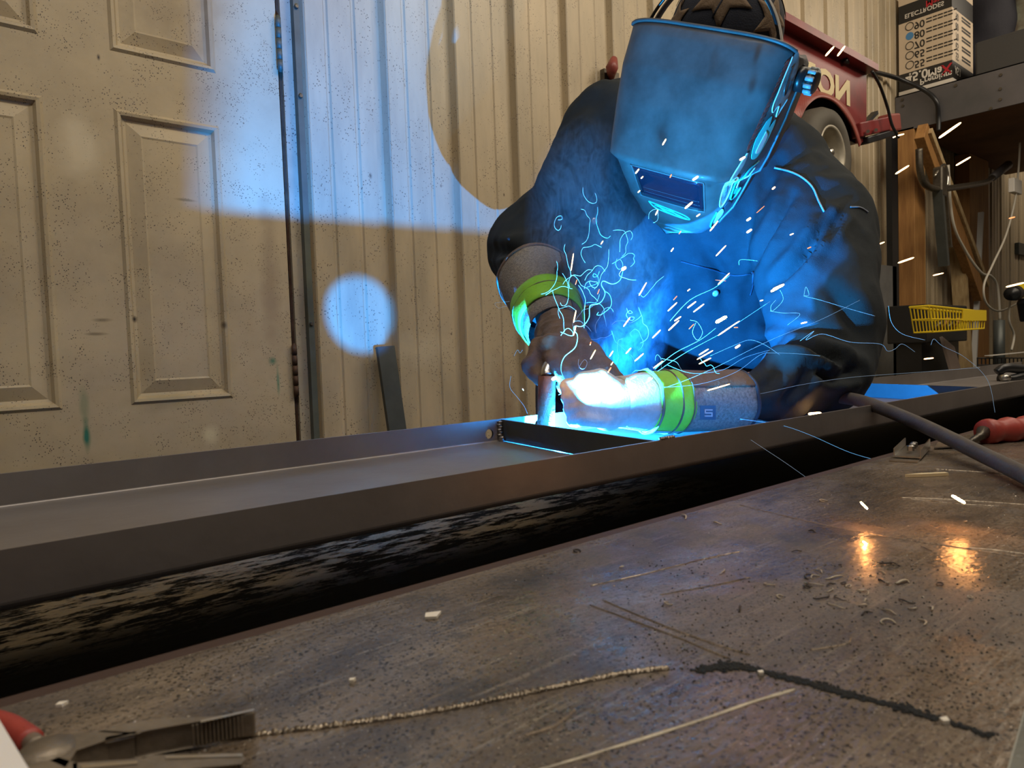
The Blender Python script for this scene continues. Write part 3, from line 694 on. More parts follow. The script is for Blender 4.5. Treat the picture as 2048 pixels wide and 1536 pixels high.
# flap of the cuff sticking up behind
fl_ = MB().tube([P(1120, 545, 1.12), P(1138, 520, 1.12), P(1150, 492, 1.12)], [.012, .009, .001], 8).build('cuff_flap', M['suede'], gL, True)
h_ = MB()
capsule(h_, P(1118, 664, 1.05), P(1135, 712, .955), .036, .037); capsule(h_, P(1110, 712, .93), P(1170, 722, .925), .030, .028)
# index and middle wrap to the front, others stacked, thumb on the left side
for i, (u0, v0, u1, v1, u2, v2, u3, v3, r) in enumerate([(1165, 700, 1205, 732, 1235, 770, 1240, 812, .0125), (1150, 712, 1195, 742, 1218, 768, 1225, 795, .0122),
                                                         (1130, 722, 1165, 748, 1182, 762, 1168, 772, .0120), (1105, 722, 1128, 748, 1140, 764, 1125, 775, .0110)]):
    d0 = .915 - .004 * i
    capsule(h_, P(u0, v0, d0), P(u1, v1, d0 - .02), r + .002, r); capsule(h_, P(u1, v1, d0 - .02), P(u2, v2, d0 - .018), r, r * .95); capsule(h_, P(u2, v2, d0 - .018), P(u3, v3, d0 - .008), r * .95, r * .8)
capsule(h_, P(1085, 700, .94), P(1066, 730, .92), .018, .014); capsule(h_, P(1066, 730, .92), P(1082, 758, .905), .0135, .0105)
hmL = fuse('hand', h_, .0028, 3, .5)
V = np.zeros(len(hmL.vertices) * 3); hmL.vertices.foreach_get('co', V); V = V.reshape(-1, 3); Nn = np.zeros(len(V) * 3); hmL.vertex_normals.foreach_get('vector', Nn); Nn = Nn.reshape(-1, 3)
for i in range(len(V)): p = Vector(V[i]); V[i] += Nn[i] * (.0020 * (1 - 3 * abs(noise.noise(p * 38))) + .0008 * noise.noise(p * 120))
hmL.vertices.foreach_set('co', V.reshape(-1)); hmL.update()
hL = mesh_child('hand', hmL, M['suede'], gL); hL['label'] = 'brown suede gloved hand gripping the torch'

# --- welding torch held in the glove, and its cable
torch = empty('welding_torch', P(1092, 800, .885), label='welding torch with copper nozzle pointing down into the tray corner', cat='welding torch')
M['copper'] = mat('spattered_copper', (.30, .13, .085), .45, .7, .8, 260, .5, 60)
NB = Vector((.6058, .6462, .9188)); NT = P(1094, 752, .888)
MB().tube([NB, lerp(NB, NT, .02), lerp(NB, NT, .5), NT], [.0090, .0108, .0110, .0112], 24).build('nozzle', M['copper'], torch, True)
MB().tube(spline([NT, P(1094, 740, .892), P(1105, 725, .90), P(1130, 712, .915)], 6), .008, 14).build('neck', M['chrome'], torch, True)
MB().tube([NB, lerp(NB, ARC + Vector((-.0040, .0042, .0015)), 1)], .0009, 8).build('wire', M['chrome'], torch, True)
M['arcglow'] = mat('arc_glow', (1, 1, 1), .5, emit=(.55, .85, 1.0), estr=400)
tag(MB().tube([ARC + Vector((-.0034, .0036, .0000)), ARC + Vector((-.0034, .0036, .0018))], .0009, 8).build('arc_bead', M['arcglow']), 'glaring white-blue welding arc at the tip of the torch', 'welding arc').visible_shadow = True

# --- welding helmet
HC = P(1383, 262, 1.03)
HSHIFT = Vector((0, 0, 0))
al, be, ro = math.radians(32.6), math.radians(32.5), math.radians(-6)
Rx = Matrix.Rotation(al, 3, 'X'); Ry = Matrix.Rotation(-be, 3, 'Y'); Rz = Matrix.Rotation(ro, 3, 'Z')
Rc = Rz @ Rx @ Ry
RWm = Matrix([list(map(float, r)) for r in RW])
HR = RWm @ Rc
def H(s, u, n): return HC + HR @ Vector((s * .935, u * .88, n * .7))
#  u, half width, front n, side-back n, squareness
rows = [(.155, .122, .035, -.050, .36), (.138, .123, .050, -.085, .36), (.09, .124, .078, -.105, .36), (.04, .121, .100, -.110, .38), (-.02, .115, .122, -.100, .40), (-.043, .111, .132, -.088, .42), (-.048, .104, .126, -.085, .42), (-.053, .100, .119, -.083, .42),
        (-.080, .094, .108, -.065, .42), (-.104, .088, .096, -.045, .42), (-.114, .085, .097, -.036, .45), (-.131, .076, .088, -.015, .5), (-.152, .066, .078, .010, .55), (-.168, .050, .066, .025, .7)]
def hrow(u):
    w, nf, nb, e = hrow0(u); k = .605 * min(0, u + .05); return w * (1 + .052 * u / .155), nf + k, nb + k, e
def hrow0(u):
    if u >= rows[0][0]: return rows[0][1:]
    for a, b in zip(rows, rows[1:]):
        if b[0] <= u <= a[0]:
            t = (a[0] - u) / (a[0] - b[0]); return [a[k] * (1 - t) + b[k] * t for k in range(1, 5)]
    return rows[-1][1:]
def hsurf(u, q, off=0):
    """q in -1..1 from one side's rear edge across the front to the other"""
    w, nf, nb, e = hrow(u); th_ = (1 - abs(q)) * PI / 2; sg = 1 if q >= 0 else -1
    if u > .06: u -= (u - .06) / .095 * .0213 * min(1, abs(q)) ** 1.6
    c, s_ = math.cos(th_), math.sin(th_)
    return H(sg * (w + off) * abs(c) ** e, u, nb + (nf + off - nb) * abs(s_) ** e)
helmet = empty('welding_helmet', HC); child(helmet, person); helmet['label'] = 'scuffed glossy black welding helmet with stickers on its side'
M['helmet'] = mat('helmet_shell', (.085, .090, .096), .5, 0, .12, 160, .45, 22, coat=.05, spec=.4)
us = []
for a, b in zip(rows, rows[1:]):
    n = max(1, int((a[0] - b[0]) / .006)); us += [a[0] + (b[0] - a[0]) * k / n for k in range(n)]
us.append(rows[-1][0]); NQ = 84
v = []; f = []
def qof(k): 
    x = -1 + 2 * k / NQ; return math.copysign(abs(x) ** .8, x)
for i, u in enumerate(us):
    for k in range(NQ + 1): v.append(hsurf(u, qof(k)))
for i in range(len(us) - 1):
    for k in range(NQ): a = i * (NQ + 1) + k; f.append((a, a + NQ + 1, a + NQ + 2, a + 1))
e = (len(us) - 1) * (NQ + 1)
# closed chin underside
v.append(H(0, -.172, .02)); c_ = len(v) - 1
for k in range(NQ): f.append((e + k, c_, e + k + 1))
shell = me_obj('shell', v, f, M['helmet'], helmet, True); sm = shell.modifiers.new('s', 'SOLIDIFY'); sm.thickness = .003; sm.offset = -1
# rolled edge at the top of the front
MB().tube([hsurf(.155, qof(k), .0006) for k in range(12, NQ - 11)], .0026, 8).build('rim', M['helmet'], helmet, True)
for sg in (-1, 1): MB().tube([hsurf(u, sg * .985, .0006) for u in us[2:-3]], .002, 6).build('rim', M['helmet'], helmet, True)
# lens cover with its frame
M['lens'] = mat('dark_lens', (.012, .014, .03), .06, 0, spec=.8); M['lensframe'] = mat('lens_frame', (.10, .11, .12), .4)
def patch(u0, u1, q0, q1, off, name, m, nx=16, ny=8, par=None):
    g = [hsurf(u0 + (u1 - u0) * j_ / ny, q0 + (q1 - q0) * i_ / nx, off) for j_ in range(ny + 1) for i_ in range(nx + 1)]
    f = [(j_ * (nx + 1) + i_, (j_ + 1) * (nx + 1) + i_, (j_ + 1) * (nx + 1) + i_ + 1, j_ * (nx + 1) + i_ + 1) for j_ in range(ny) for i_ in range(nx)]
    o = me_obj(name, g, f, m, par or helmet, True); s_ = o.modifiers.new('s', 'SOLIDIFY'); s_.thickness = .0012; return o
def fs(s, u, off):   # front surface point at sideways distance s
    w, nf, nb, e = hrow(u); c = min(.999, abs(s) / w) ** (1 / e); q = 1 - math.acos(c) * 2 / PI; th_ = math.acos(c)
    return H(s, u, nb + (nf + off - nb) * math.sin(th_) ** e)
def fquad(pts, off, name, m, nx=14, ny=8, thick=.0012):
    """pts: four (s, u) corners laid over the front"""
    a, b, c, d = [Vector((p[0], p[1], 0)) for p in pts]; g = []
    for j_ in range(ny + 1):
        for i_ in range(nx + 1):
            p = (a * (1 - i_ / nx) + b * (i_ / nx)) * (1 - j_ / ny) + (d * (1 - i_ / nx) + c * (i_ / nx)) * (j_ / ny); g.append(fs(p.x, p.y, off))
    f = [(j_ * (nx + 1) + i_, (j_ + 1) * (nx + 1) + i_, (j_ + 1) * (nx + 1) + i_ + 1, j_ * (nx + 1) + i_ + 1) for j_ in range(ny) for i_ in range(nx)]
    o = me_obj(name, g, f, m, helmet, True); s_ = o.modifiers.new('s', 'SOLIDIFY'); s_.thickness = thick; s_.offset = 1; return o
fquad([(-.047, -.051), (.066, -.051), (.062, -.108), (-.042, -.108)], .0005, 'lens_cover', M['lens'])
fr = [(-.049, -.0500), (.068, -.0500), (.064, -.1095), (-.044, -.1095), (-.049, -.0500)]
pp = []
for a, b in zip(fr, fr[1:]):
    for k in range(12): pp.append(fs(a[0] + (b[0] - a[0]) * k / 12, a[1] + (b[1] - a[1]) * k / 12, .001))
MB().tube(pp + [pp[0]], .0013, 6).build('lens_frame', M['lensframe'], helmet, True)
for uu in (-.090, -.098): MB().tube([fs(s_, uu, .0022) for s_ in np.linspace(-.036, .058, 12)], .0005, 5).build('lens_streak', M['lensframe'], helmet)
# stickers on the side: outlines and fields with no readable lettering
M['st_teal'] = mat('sticker_teal', (.05, .55, .55), .35); M['st_red'] = mat('sticker_red', (.35, .05, .04), .4, 0, 0, 1, .6, 90); M['st_grey'] = mat('sticker_grey', (.30, .28, .27), .35, 0, 0, 1, .6, 60)
M['st_pale'] = mat('sticker_pale', (.62, .70, .70), .35); M['st_dark'] = mat('sticker_dark', (.05, .05, .055), .3); M['st_orange'] = mat('sticker_orange', (.5, .13, .06), .4)
def sp(u, q, off=.0016): return hsurf(u, q, off)
def sline(pts, m, r=.0010, name='sticker_outline', closed=False, n=8):
    P2 = spline([Vector((a, b, 0)) for a, b in (pts + [pts[0]] if closed else pts)], n)
    return MB().tube([sp(p.x, p.y) for p in P2], r, 6).build(name, m, helmet, True)
def sfield(pts, m, name='sticker', off=.0012):
    P2 = spline([Vector((a, b, 0)) for a, b in pts + [pts[0]]], 6)[:-1]; c = sum(P2, Vector()) / len(P2); v = [sp(c.x, c.y, off)]; R_ = 3
    for r in range(1, R_ + 1): v += [sp(c.x + (p.x - c.x) * r / R_, c.y + (p.y - c.y) * r / R_, off) for p in P2]
    n = len(P2); f = [(0, 1 + k, 1 + (k + 1) % n) for k in range(n)]
    for r in range(R_ - 1):
        for k in range(n): a = 1 + r * n; f.append((a + k, a + n + k, a + n + (k + 1) % n, a + (k + 1) % n))
    o = me_obj(name, v, f, m, helmet, False); s_ = o.modifiers.new('s', 'SOLIDIFY'); s_.thickness = .0008; s_.offset = 0; return o
# red ribbed band
sfield([(.135, .60), (.10, .58), (.05, .57), (.01, .575), (.008, .62), (.05, .62), (.10, .63), (.137, .66)], M['st_red'])
for k in range(16): a = .013 + .0077 * k; sline([(a, .575), (a + .004, .60), (a + .008, .63)], M['st_dark'], .0006, 'sticker_rib', n=3)
# silver skull-like leaf
sfield([(.145, .70), (.11, .68), (.075, .69), (.062, .74), (.07, .80), (.055, .84), (.08, .90), (.12, .90), (.15, .86), (.155, .78)], M['st_grey']); sline([(.145, .69), (.11, .67), (.072, .68), (.058, .74), (.068, .80), (.05, .845), (.078, .91)], M['st_pale'])
sline([(.13, .75), (.10, .76), (.085, .82), (.11, .85)], M['st_dark'], .0014)
# teal figure
sfield([(.045, .70), (.052, .76), (.035, .80), (.045, .86), (.015, .88), (-.01, .84), (-.012, .76), (.0, .70), (.02, .66)], M['st_teal']); sfield([(.03, .77), (.02, .84), (-.002, .83), (.0, .76)], M['st_pale'], off=.002)
# round badge sticker with ring
def circ(u, q, ru, rq, n=14): return [(u + ru * math.cos(2 * PI * k / n), q + rq * math.sin(2 * PI * k / n)) for k in range(n)]
sfield(circ(-.068, .66, .030, .075), M['st_orange']); sfield(circ(-.068, .66, .023, .055), M['st_grey'], off=.002); sline(circ(-.068, .66, .031, .078), M['st_pale'], .0011, closed=True, n=3)
sline([(-.055, .64), (-.068, .67), (-.08, .66)], M['st_dark'], .0016); sline([(-.058, .69), (-.07, .64)], M['st_dark'], .0012)
# bottle-like grey sticker above it
sfield([(-.008, .60), (-.02, .585), (-.040, .58), (-.048, .60), (-.040, .64), (-.015, .66), (.0, .64)], M['st_grey']); sline([(.0, .62), (-.02, .578), (-.045, .575), (-.052, .60), (-.042, .65)], M['st_pale'], .0010)
# hook-shaped outline at the back
sline([(-.02, .90), (-.035, .80), (-.075, .80), (-.088, .84), (-.085, .90), (-.07, .93)], M['st_teal'], .0013); sline([(-.03, .90), (-.05, .85), (-.066, .85)], M['st_pale'], .0010); sfield(circ(-.073, .87, .006, .03, 8), M['st_teal'])
# lower corner marks
sfield([(-.115, .66), (-.125, .72), (-.14, .80), (-.13, .86), (-.112, .80), (-.105, .72)], M['st_pale']); sline([(-.11, .62), (-.13, .66), (-.145, .74), (-.15, .84)], M['st_teal'], .0012); sfield([(-.10, .76), (-.112, .84), (-.10, .90), (-.092, .82)], M['st_dark'])
# chin emblem on the front: swirled outline
for pts in ([(-.030, -.117), (.0, -.121), (.030, -.126), (.038, -.134), (.01, -.133), (-.02, -.128), (-.030, -.117)], [(-.02, -.122), (.01, -.127), (.028, -.132)], [(.005, -.122), (.02, -.131), (.035, -.133)], [(-.015, -.119), (-.005, -.128), (.012, -.132)]):
    P2 = spline([Vector((a, b, 0)) for a, b in pts], 6); MB().tube([fs(p.x, p.y, .0008) for p in P2], .0011, 6).build('chin_emblem', M['st_teal'], helmet, True)
# adjusting knob at the temple
kc = hsurf(.112, .97, .004); ks = (HR @ Vector((1, 0, .12))).normalized()
M['knob_lit'] = mat('knob_ridges_lit', (.30, .34, .36), .35)  # arc light on the black knob's ribs put into the colour
MB().tube([kc - ks * .006, kc + ks * .008], .016, 26).build('knob', M['blackpl'], helmet, True)
kb = MB(); kb.tube([kc + ks * .008, kc + ks * .013, kc + ks * .021, kc + ks * .022], [.013, .0145, .0145, .011], 22)
k1 = kb.build('knob', M['blackpl'], helmet, True)
kr = MB()
for k in range(10):
    a = 2 * PI * k / 10; o_ = (HR @ Vector((0, math.cos(a), math.sin(a)))) * .0145; kr.tube([kc + ks * .010 + o_, kc + ks * .020 + o_], .0032, 8)
kr.build('knob_ridge', M['knob_lit'], helmet, True)
# head band arches over the cap
M['strap'] = mat('head_band', (.16, .145, .12), .5, 0, .2, 200)
def arch(r_s, r_u, n0, w, m, name, lift=0):
    pts = [H(r_s * math.cos(a), .085 + lift + r_u * math.sin(a), n0) for a in np.linspace(0, PI, 40)]; q = MB()
    for a, b in zip(pts, pts[1:]): pass
    nrm = HR @ Vector((0, 0, 1)); v = []; f = []
    for i, a in enumerate(np.linspace(0, PI, 40)):
        o_ = (HR @ Vector((math.cos(a), math.sin(a), 0))) * .0015
        v += [pts[i] + o_ + nrm * w, pts[i] + o_ - nrm * w, pts[i] - o_ - nrm * w, pts[i] - o_ + nrm * w]
    for i in range(39):
        for k in range(4): f.append((4 * i + k, 4 * i + (k + 1) % 4, 4 * i + 4 + (k + 1) % 4, 4 * i + 4 + k))
    return me_obj(name, v, f, m, helmet, True)
arch(.108, .142, -.012, .007, M['strap'], 'head_band'); arch(.111, .146, .008, .0022, M['blackpl'], 'head_band')
# --- patchwork cap
M['cap'] = mat('navy_cap_cloth', (.022, .026, .040), .9, 0, .4, 500, .3, 50); M['star'] = mat('tan_star_cloth', (.20, .135, .08), .9, 0, .4, 500, .4, 60)
cq = MB(); capsule(cq, P(1448, 110, 1.135), P(1452, 62, 1.12), .086, .088)
cap_me = fuse('cap', cq, .006, 5); capo = mesh_child('cap', cap_me, M['cap'], person)
bm = bmesh.new(); bm.from_mesh(cap_me)
cut = HR.transposed()
dead = [vv for vv in bm.verts if (cut @ (vv.co - HC)).y < .03]; bmesh.ops.delete(bm, geom=dead, context='VERTS'); bm.to_mesh(cap_me); bm.free(); cap_me.shade_smooth()
sm = capo.modifiers.new('s', 'SOLIDIFY'); sm.thickness = .002
CB = bvh(capo); cc = P(1452, 62, 1.12)
def cap_star(th0, ph0, r, rot, n=5):
    """flat star cut from cloth and sewn on the dome"""
    d0 = HR @ Vector((math.sin(th0) * math.cos(ph0), math.cos(th0), math.sin(th0) * math.sin(ph0))); t1 = d0.orthogonal().normalized(); t2 = d0.cross(t1)
    pts = []
    for k in range(2 * n):
        a = rot + PI * k / n; rr = r if k % 2 == 0 else r * .42; pts.append((rr * math.cos(a), rr * math.sin(a)))
    dense = []
    for (a, b) in zip(pts, pts[1:] + pts[:1]):
        for k in range(4): dense.append((a[0] + (b[0] - a[0]) * k / 4, a[1] + (b[1] - a[1]) * k / 4))
    v = []
    for sc_ in (0, .33, .66, 1):
        for (a, b) in (dense if sc_ else [(0, 0)]):
            d = (d0 + (t1 * a + t2 * b) * sc_).normalized(); h = CB.ray_cast(cc, d)
            v.append((h[0] if h[0] else cc + d * .1) + d * .0012)
    m_ = len(dense); f = [(0, 1 + k, 1 + (k + 1) % m_) for k in range(m_)]
    for r_ in range(2):
        a = 1 + r_ * m_; f += [(a + k, a + m_ + k, a + m_ + (k + 1) % m_, a + (k + 1) % m_) for k in range(m_)]
    o = me_obj('star_patch', v, f, M['star'], capo, True); s_ = o.modifiers.new('s', 'SOLIDIFY'); s_.thickness = .0006; s_.offset = 1
for a in ((.95, 1.45, .62, .3), (1.25, .35, .5, 1.1), (.9, 2.6, .45, .5), (.15, .5, .5, .2), (.9, -.6, .5, .8), (.9, 4.0, .5, .1), (1.45, 2.3, .35, .9)): cap_star(*a)
seamp = []
for k in range(30):
    a = -1.3 + 2.6 * k / 29; d = HR @ Vector((.25 * math.cos(a), math.cos(a), math.sin(a))); h = CB.ray_cast(cc, d.normalized())
    if h[0]: seamp.append(h[0] + d.normalized() * .001)
if len(seamp) > 3: MB().tube(seamp, .0018, 6).build('cap_seam', M['cap'], capo, True)

# ================================================================== THINGS ALONG THE WALLS
FX = 4.43
def A(u, v, **k): return at(u, v, **k)
def slab(pts_front, dvec, name, m, parent=None, **k):
    """outline with real thickness along dvec"""
    n = len(pts_front); v = [Vector(p) for p in pts_front] + [Vector(p) + Vector(dvec) for p in pts_front]
    f = [tuple(range(n)), tuple(range(2 * n - 1, n - 1, -1))] + [(i, i + n, (i + 1) % n + n, (i + 1) % n) for i in range(n)]
    return me_obj(name, v, f, m, parent, **k)
def glyphs(txt, org, dx, dy, size, m, name, parent=None, depth=.002, font_w=.5):
    """writing: org + dx*x + dy*y, so mirrored or upturned lettering is laid out as it stands"""
    c = bpy.data.curves.new('t', 'FONT'); c.body = txt; c.size = size; c.offset = .012 * size * font_w; c.resolution_u = 3; o = bpy.data.objects.new('t', c); COL.objects.link(o)
    dg = bpy.context.evaluated_depsgraph_get(); dg.update(); me = bpy.data.meshes.new_from_object(o.evaluated_get(dg)); bpy.data.objects.remove(o)
    org = Vector(org); dx = Vector(dx); dy = Vector(dy); nrm = dx.cross(dy)
    toward = (Vector(CAM) - org); nrm = nrm if nrm.dot(toward) > 0 else -nrm
    for vv in me.vertices: vv.co = org + dx * vv.co.x + dy * vv.co.y + nrm.normalized() * depth
    me.name = name; return mesh_flat(name, me, m, parent)
def mesh_flat(name, me, m, parent):
    o = bpy.data.objects.new(name, me); COL.objects.link(o); me.materials.clear(); me.materials.append(m)
    if parent is not None: child(o, parent)
    return o

# flat bar leaning on the wall behind the tray
p0 = A(770, 693, y=WY - .035); p1 = Vector((p0.x + .045, WY - .16, .0)); 
tag(MB().beam(p1, p0, .052, .012, up=(0, 1, 0)).build('flat_bar', M['tray_dark']), 'dark steel flat bar leaning upright against the ribbed wall beside the door', 'steel bar')

# red cart hung on the wall
cart = empty('toy_cart', A(1650, 240, y=WY), label='red metal cart with cream lettering and a fat tyre, hung on the wall', cat='cart')
CY = WY - .22
C_ = lambda u, v, y=CY: A(u, v, y=y)
inner_px = [(1720, 292), (1716, 278), (1705, 249), (1684, 217), (1664, 199), (1639, 194), (1616, 211), (1603, 235), (1590, 262)]
outer_px = [(1724, 284), (1718, 262), (1706, 236), (1690, 211), (1668, 193), (1639, 182), (1612, 182), (1585, 190), (1560, 205)]
arch_w = spline([C_(u, v) for u, v in outer_px], 5); arch_i = spline([C_(u, v, CY - .05) for u, v in inner_px], 5)
body = [C_(1733, 148), C_(1733, 240), C_(1730, 284)] + arch_w + [C_(1540, 210), C_(1520, 32)]
slab(body, (0, .19, 0), 'body', M['red'], cart)
top0, top1 = C_(1520, 32), C_(1735, 147)
MB().beam(top0 + Vector((0, -.02, .012)), top1 + Vector((0, -.02, .012)), .06, .03, up=(0, 0, 1)).build('top_rail', M['red'], cart)
fv = []; ff = []
for p, q in zip(arch_w, arch_i):
    fv += [p, q, q + Vector((0, .006, -.004)), p + Vector((0, .008, -.006))]
for i in range(len(arch_w) - 1):
    for k in range(4): ff.append((4 * i + k, 4 * i + (k + 1) % 4, 4 * i + 4 + (k + 1) % 4, 4 * i + 4 + k))
M['red_worn'] = mat('worn_red_paint', (.30, .08, .06), .45, 0, .1, 40, .4, 8, var_col=(.20, .035, .03))
me_obj('fender', fv, ff, M['red_worn'], cart, True)
slab([p + Vector((0, .03, 0)) for p in arch_w] , (0, .14, 0), 'wheel_well', M['blackpl'], cart)
wc = C_(1634, 312, WY - .26)
def lathe_y(c, prof, name, m, parent, n=48):
    v = []; f = []
    for (r, y) in prof:
        for k in range(n): a = 2 * PI * k / n; v.append(c + Vector((math.cos(a) * r, y, math.sin(a) * r)))
    for i in range(len(prof) - 1):
        for k in range(n): f.append((i * n + k, i * n + (k + 1) % n, (i + 1) * n + (k + 1) % n, (i + 1) * n + k))
    return me_obj(name, v, f, m, parent, True)
lathe_y(wc, [(.098, .06), (.13, .075), (.17, .07), (.187, .04), (.190, 0), (.187, -.04), (.172, -.066), (.14, -.074), (.112, -.068), (.100, -.055)], 'tyre', M['rubber'], cart)
lathe_y(wc, [(.112, -.060), (.108, -.070), (.099, -.066), (.095, -.045), (.088, -.02), (.070, .0), (.045, .005), (.040, -.02), (.030, -.045), (.004, -.048)], 'wheel_rim', M['rim'], cart)
lathe_y(wc, [(.018, -.045), (.018, -.062), (.012, -.068), (.001, -.068)], 'hub_cap', M['chrome'], cart, 20)
hb = MB(); h0, h1 = C_(1712, 262), C_(1782, 246)
hb.beam(h0, h1, .05, .065, up=(0, 0, 1), bev=.006); hb.build('hitch_arm', M['red'], cart)
MB().beam(C_(1768, 248), C_(1790, 246), .062, .085, up=(0, 0, 1), bev=.01).build('hitch_socket', M['red_worn'], cart)
MB().beam(C_(1726, 283), C_(1778, 268), .05, .032, up=(0, 0, 1), bev=.006).build('rubber_pad', M['blackpl'], cart)
MB().beam(C_(1716, 262), C_(1750, 226), .016, .03, up=(0, 1, 0)).build('lever', M['blackpl'], cart)
MB().tube([C_(1736, 263, CY - .035), C_(1736, 263, CY - .045)], .008, 10).tube([C_(1752, 260, CY - .035), C_(1752, 260, CY - .045)], .008, 10).build('bolt', M['chrome'], cart)
lo = C_(1699, 214); hi_ = C_(1668, 152); x_l = C_(1600, 165).x
o = glyphs('NOR', Vector((0, 0, 0)), (1, 0, 0), (0, 1, 0), 1.0, M['cream'], 'lettering', cart, 0, 3.2)
xs_ = [v.co.x for v in o.data.vertices]; ys_ = [v.co.y for v in o.data.vertices]; hgt = (hi_.z - lo.z) * 1.10
for vv in o.data.vertices: vv.co = Vector((lo.x - (vv.co.x - min(xs_)) / (max(xs_) - min(xs_)) * (lo.x - x_l), lo.y - .003, lo.z + (vv.co.y - min(ys_)) / (max(ys_) - min(ys_)) * hgt))
# black hoses that run from the cart to the shelf
hz = spline([A(1690, 122, y=CY - .02), A(1735, 140, x=FX - .45), A(1790, 155, x=FX - .12), A(1845, 178, x=FX - .05), A(1872, 202, x=FX - .04), A(1877, 235, x=FX - .013), A(1877, 262, x=FX - .013)], 8)
tag(MB().tube(hz, .012, 10).build('bent_rod', M['blackpl'], None, True), 'black bent rod reaching from the red cart over the grey beam', 'rod')
hz = spline([A(1744, 143, y=1.36), A(1760, 172, y=1.38), A(1775, 215, y=1.40), A(1784, 250, y=1.40), A(1797, 275, y=1.40)], 8)
tag(MB().tube(hz, .007, 8).build('cord', M['blackpl'], None, True), 'thin black cord hanging right of the red cart', 'cord')
# small hooks at the left of the helmet
hk = empty('wall_hook', A(1222, 140, y=WY), label='small dull red hook on the wall left of the helmet', cat='hook')
MB().tube([A(1222, 155, y=WY - .02), A(1224, 135, y=WY - .06), A(1228, 118, y=WY - .05)], [.012, .022, .012], 12).build('hook', M['red_worn'], hk, True)
MB().box(A(1205, 168, y=WY - .01) + Vector((0, -.01, -.02)), A(1230, 150, y=WY - .001), None).build('hook_plate', M['dull'], hk)

# wooden shelf unit with a grey steel front beam
sh = empty('storage_shelf', (FX, 1.0, 0), label='tall timber storage shelf with a grey steel front beam at the right', cat='shelf')
zf0, zf1 = 2.205, 2.408
MB().box((FX, -.6, zf0), (FX + .012, WY - .004, zf1)).box((FX, -.6, zf1 - .006), (FX + .06, WY - .004, zf1)).build('front_beam', M['fascia'], sh)
for (u, v) in ((1805, 200), (1806, 212), (1912, 171), (2002, 150), (2001, 178), (2001, 199), (1982, 217)):
    p = A(u, v, x=FX); MB().tube([p, p + Vector((-.006, 0, 0))], .008, 8).build('bolt', M['dull'], sh)
MB().box((FX + .012, -.6, 2.385), (6.4, WY - .004, 2.402)).build('deck', M['ply'], sh)
for y in (1.60, 1.2, .8, .4, 0., -.4): MB().box((FX + .013, y - .02, 2.235), (6.4, y + .02, 2.385)).build('joist', M['ply'], sh)
MB().box((FX + .013, -.6, 2.22), (6.4, WY - .03, 2.235)).build('underside_panel', M['ply'], sh)
yp0 = A(1830, 500, x=FX).y; yp1 = A(1797, 500, x=FX).y; px1 = A(1851, 500, y=yp0).x
MB().box((FX, yp0, 0), (px1, min(yp1, WY - .004), 2.218), bev=.003).build('post', M['wood'], sh)
MB().box((px1 + .001, yp0 + .01, .0), (px1 + .035, WY - .01, 2.218), bev=.002).build('post', M['wood_pale'], sh)
q0 = A(1940, 600, y=1.60); q1 = A(1978, 600, y=1.60)
MB().box((q0.x, 1.60, 0), (q1.x, WY - .004, 2.218), bev=.003).build('post', M['wood'], sh)
MB().beam(A(1842, 262, y=1.46), A(1958, 590, y=1.54), .10, .05, up=(0, 1, 0), bev=.003).build('brace', M['wood'], sh)
MB().beam(A(1856, 262, y=1.44), A(1972, 570, y=1.52), .035, .04, up=(0, 1, 0), bev=.003).build('brace', M['wood_pale'], sh)
# things standing under the shelf
def lean(u0, v0, u1, v1, y, w, t, name, m, lab, cat, zb=None):
    a = A(u0, v0, y=y); b = A(u1, v1, y=y)
    if zb is not None: k = (zb - a.z) / (b.z - a.z); b = a + (b - a) * k
    tag(MB().beam(b, a, t, w, up=(0, 1, 0)).build(name, m), lab, cat)
tag(MB().box((A(1743, 600, y=1.62).x, 1.60, 0), (A(1786, 600, y=1.62).x, 1.612, A(1760, 530, y=1.61).z)).build('steel_sheet', mat('galvanised_sheet', (.30, .31, .31), .35, .6, .1, 40, .45, 4, var_col=(.16, .17, .18))), 'grey galvanised sheet standing against the wall left of the timber post', 'sheet metal')
tag(MB().box((A(1785, 500, y=1.60).x, 1.60, 0), (A(1797, 500, y=1.60).x, 1.63, 2.2)).build('steel_column', M['blackpl']), 'narrow black steel column beside the timber post', 'column')
lean(1912, 440, 1930, 742, 1.575, .085, .03, 'board', M['wood_pale'], 'pale board leaning behind the yellow basket', 'board', 0)
lean(1962, 425, 1952, 640, 1.56, .03, .02, 'board', mat('white_strip', (.6, .6, .58), .5), 'thin white strip leaning on the back timber post', 'strip', 0)
# low bench that carries the small things
BZ = .80
bench = empty('workbench', (4.9, 1.2, 0), label='low workbench under the shelf, behind the end of the tray', cat='workbench')
MB().box((3.65, .1, BZ - .04), (6.3, 1.42, BZ)).build('bench_top', M['tray_dark'], bench)
for (x, y) in ((3.7, .15), (6.25, .15), (3.7, 1.37), (6.25, 1.37)): MB().box((x - .03, y - .03, 0), (x + .03, y + .03, BZ - .04)).build('leg', M['tray_dark'], bench)
BY = 1.22
a = A(1852, 608, y=BY); b = A(1928, 682, y=BY)
tag(MB().box((a.x, BY, b.z), (b.x + .05, BY + .17, a.z), bev=.006).box((a.x + .03, BY + .03, BZ + .0003), (b.x + .02, BY + .14, b.z)).build('storage_bin', M['blackpl']), 'black bin standing behind the yellow basket', 'bin')
tag(MB().beam(Vector((A(1899, 742, y=BY - .05).x, BY - .09, BZ)), Vector((A(1899, 684, y=BY - .03).x, BY - .02, A(1899, 684, y=BY - .03).z)), .17, .012, up=(0, 1, 0)).build('panel_offcut', mat('brown_panel', (.17, .13, .11), .6)), 'brown panel offcut below the yellow basket', 'panel')
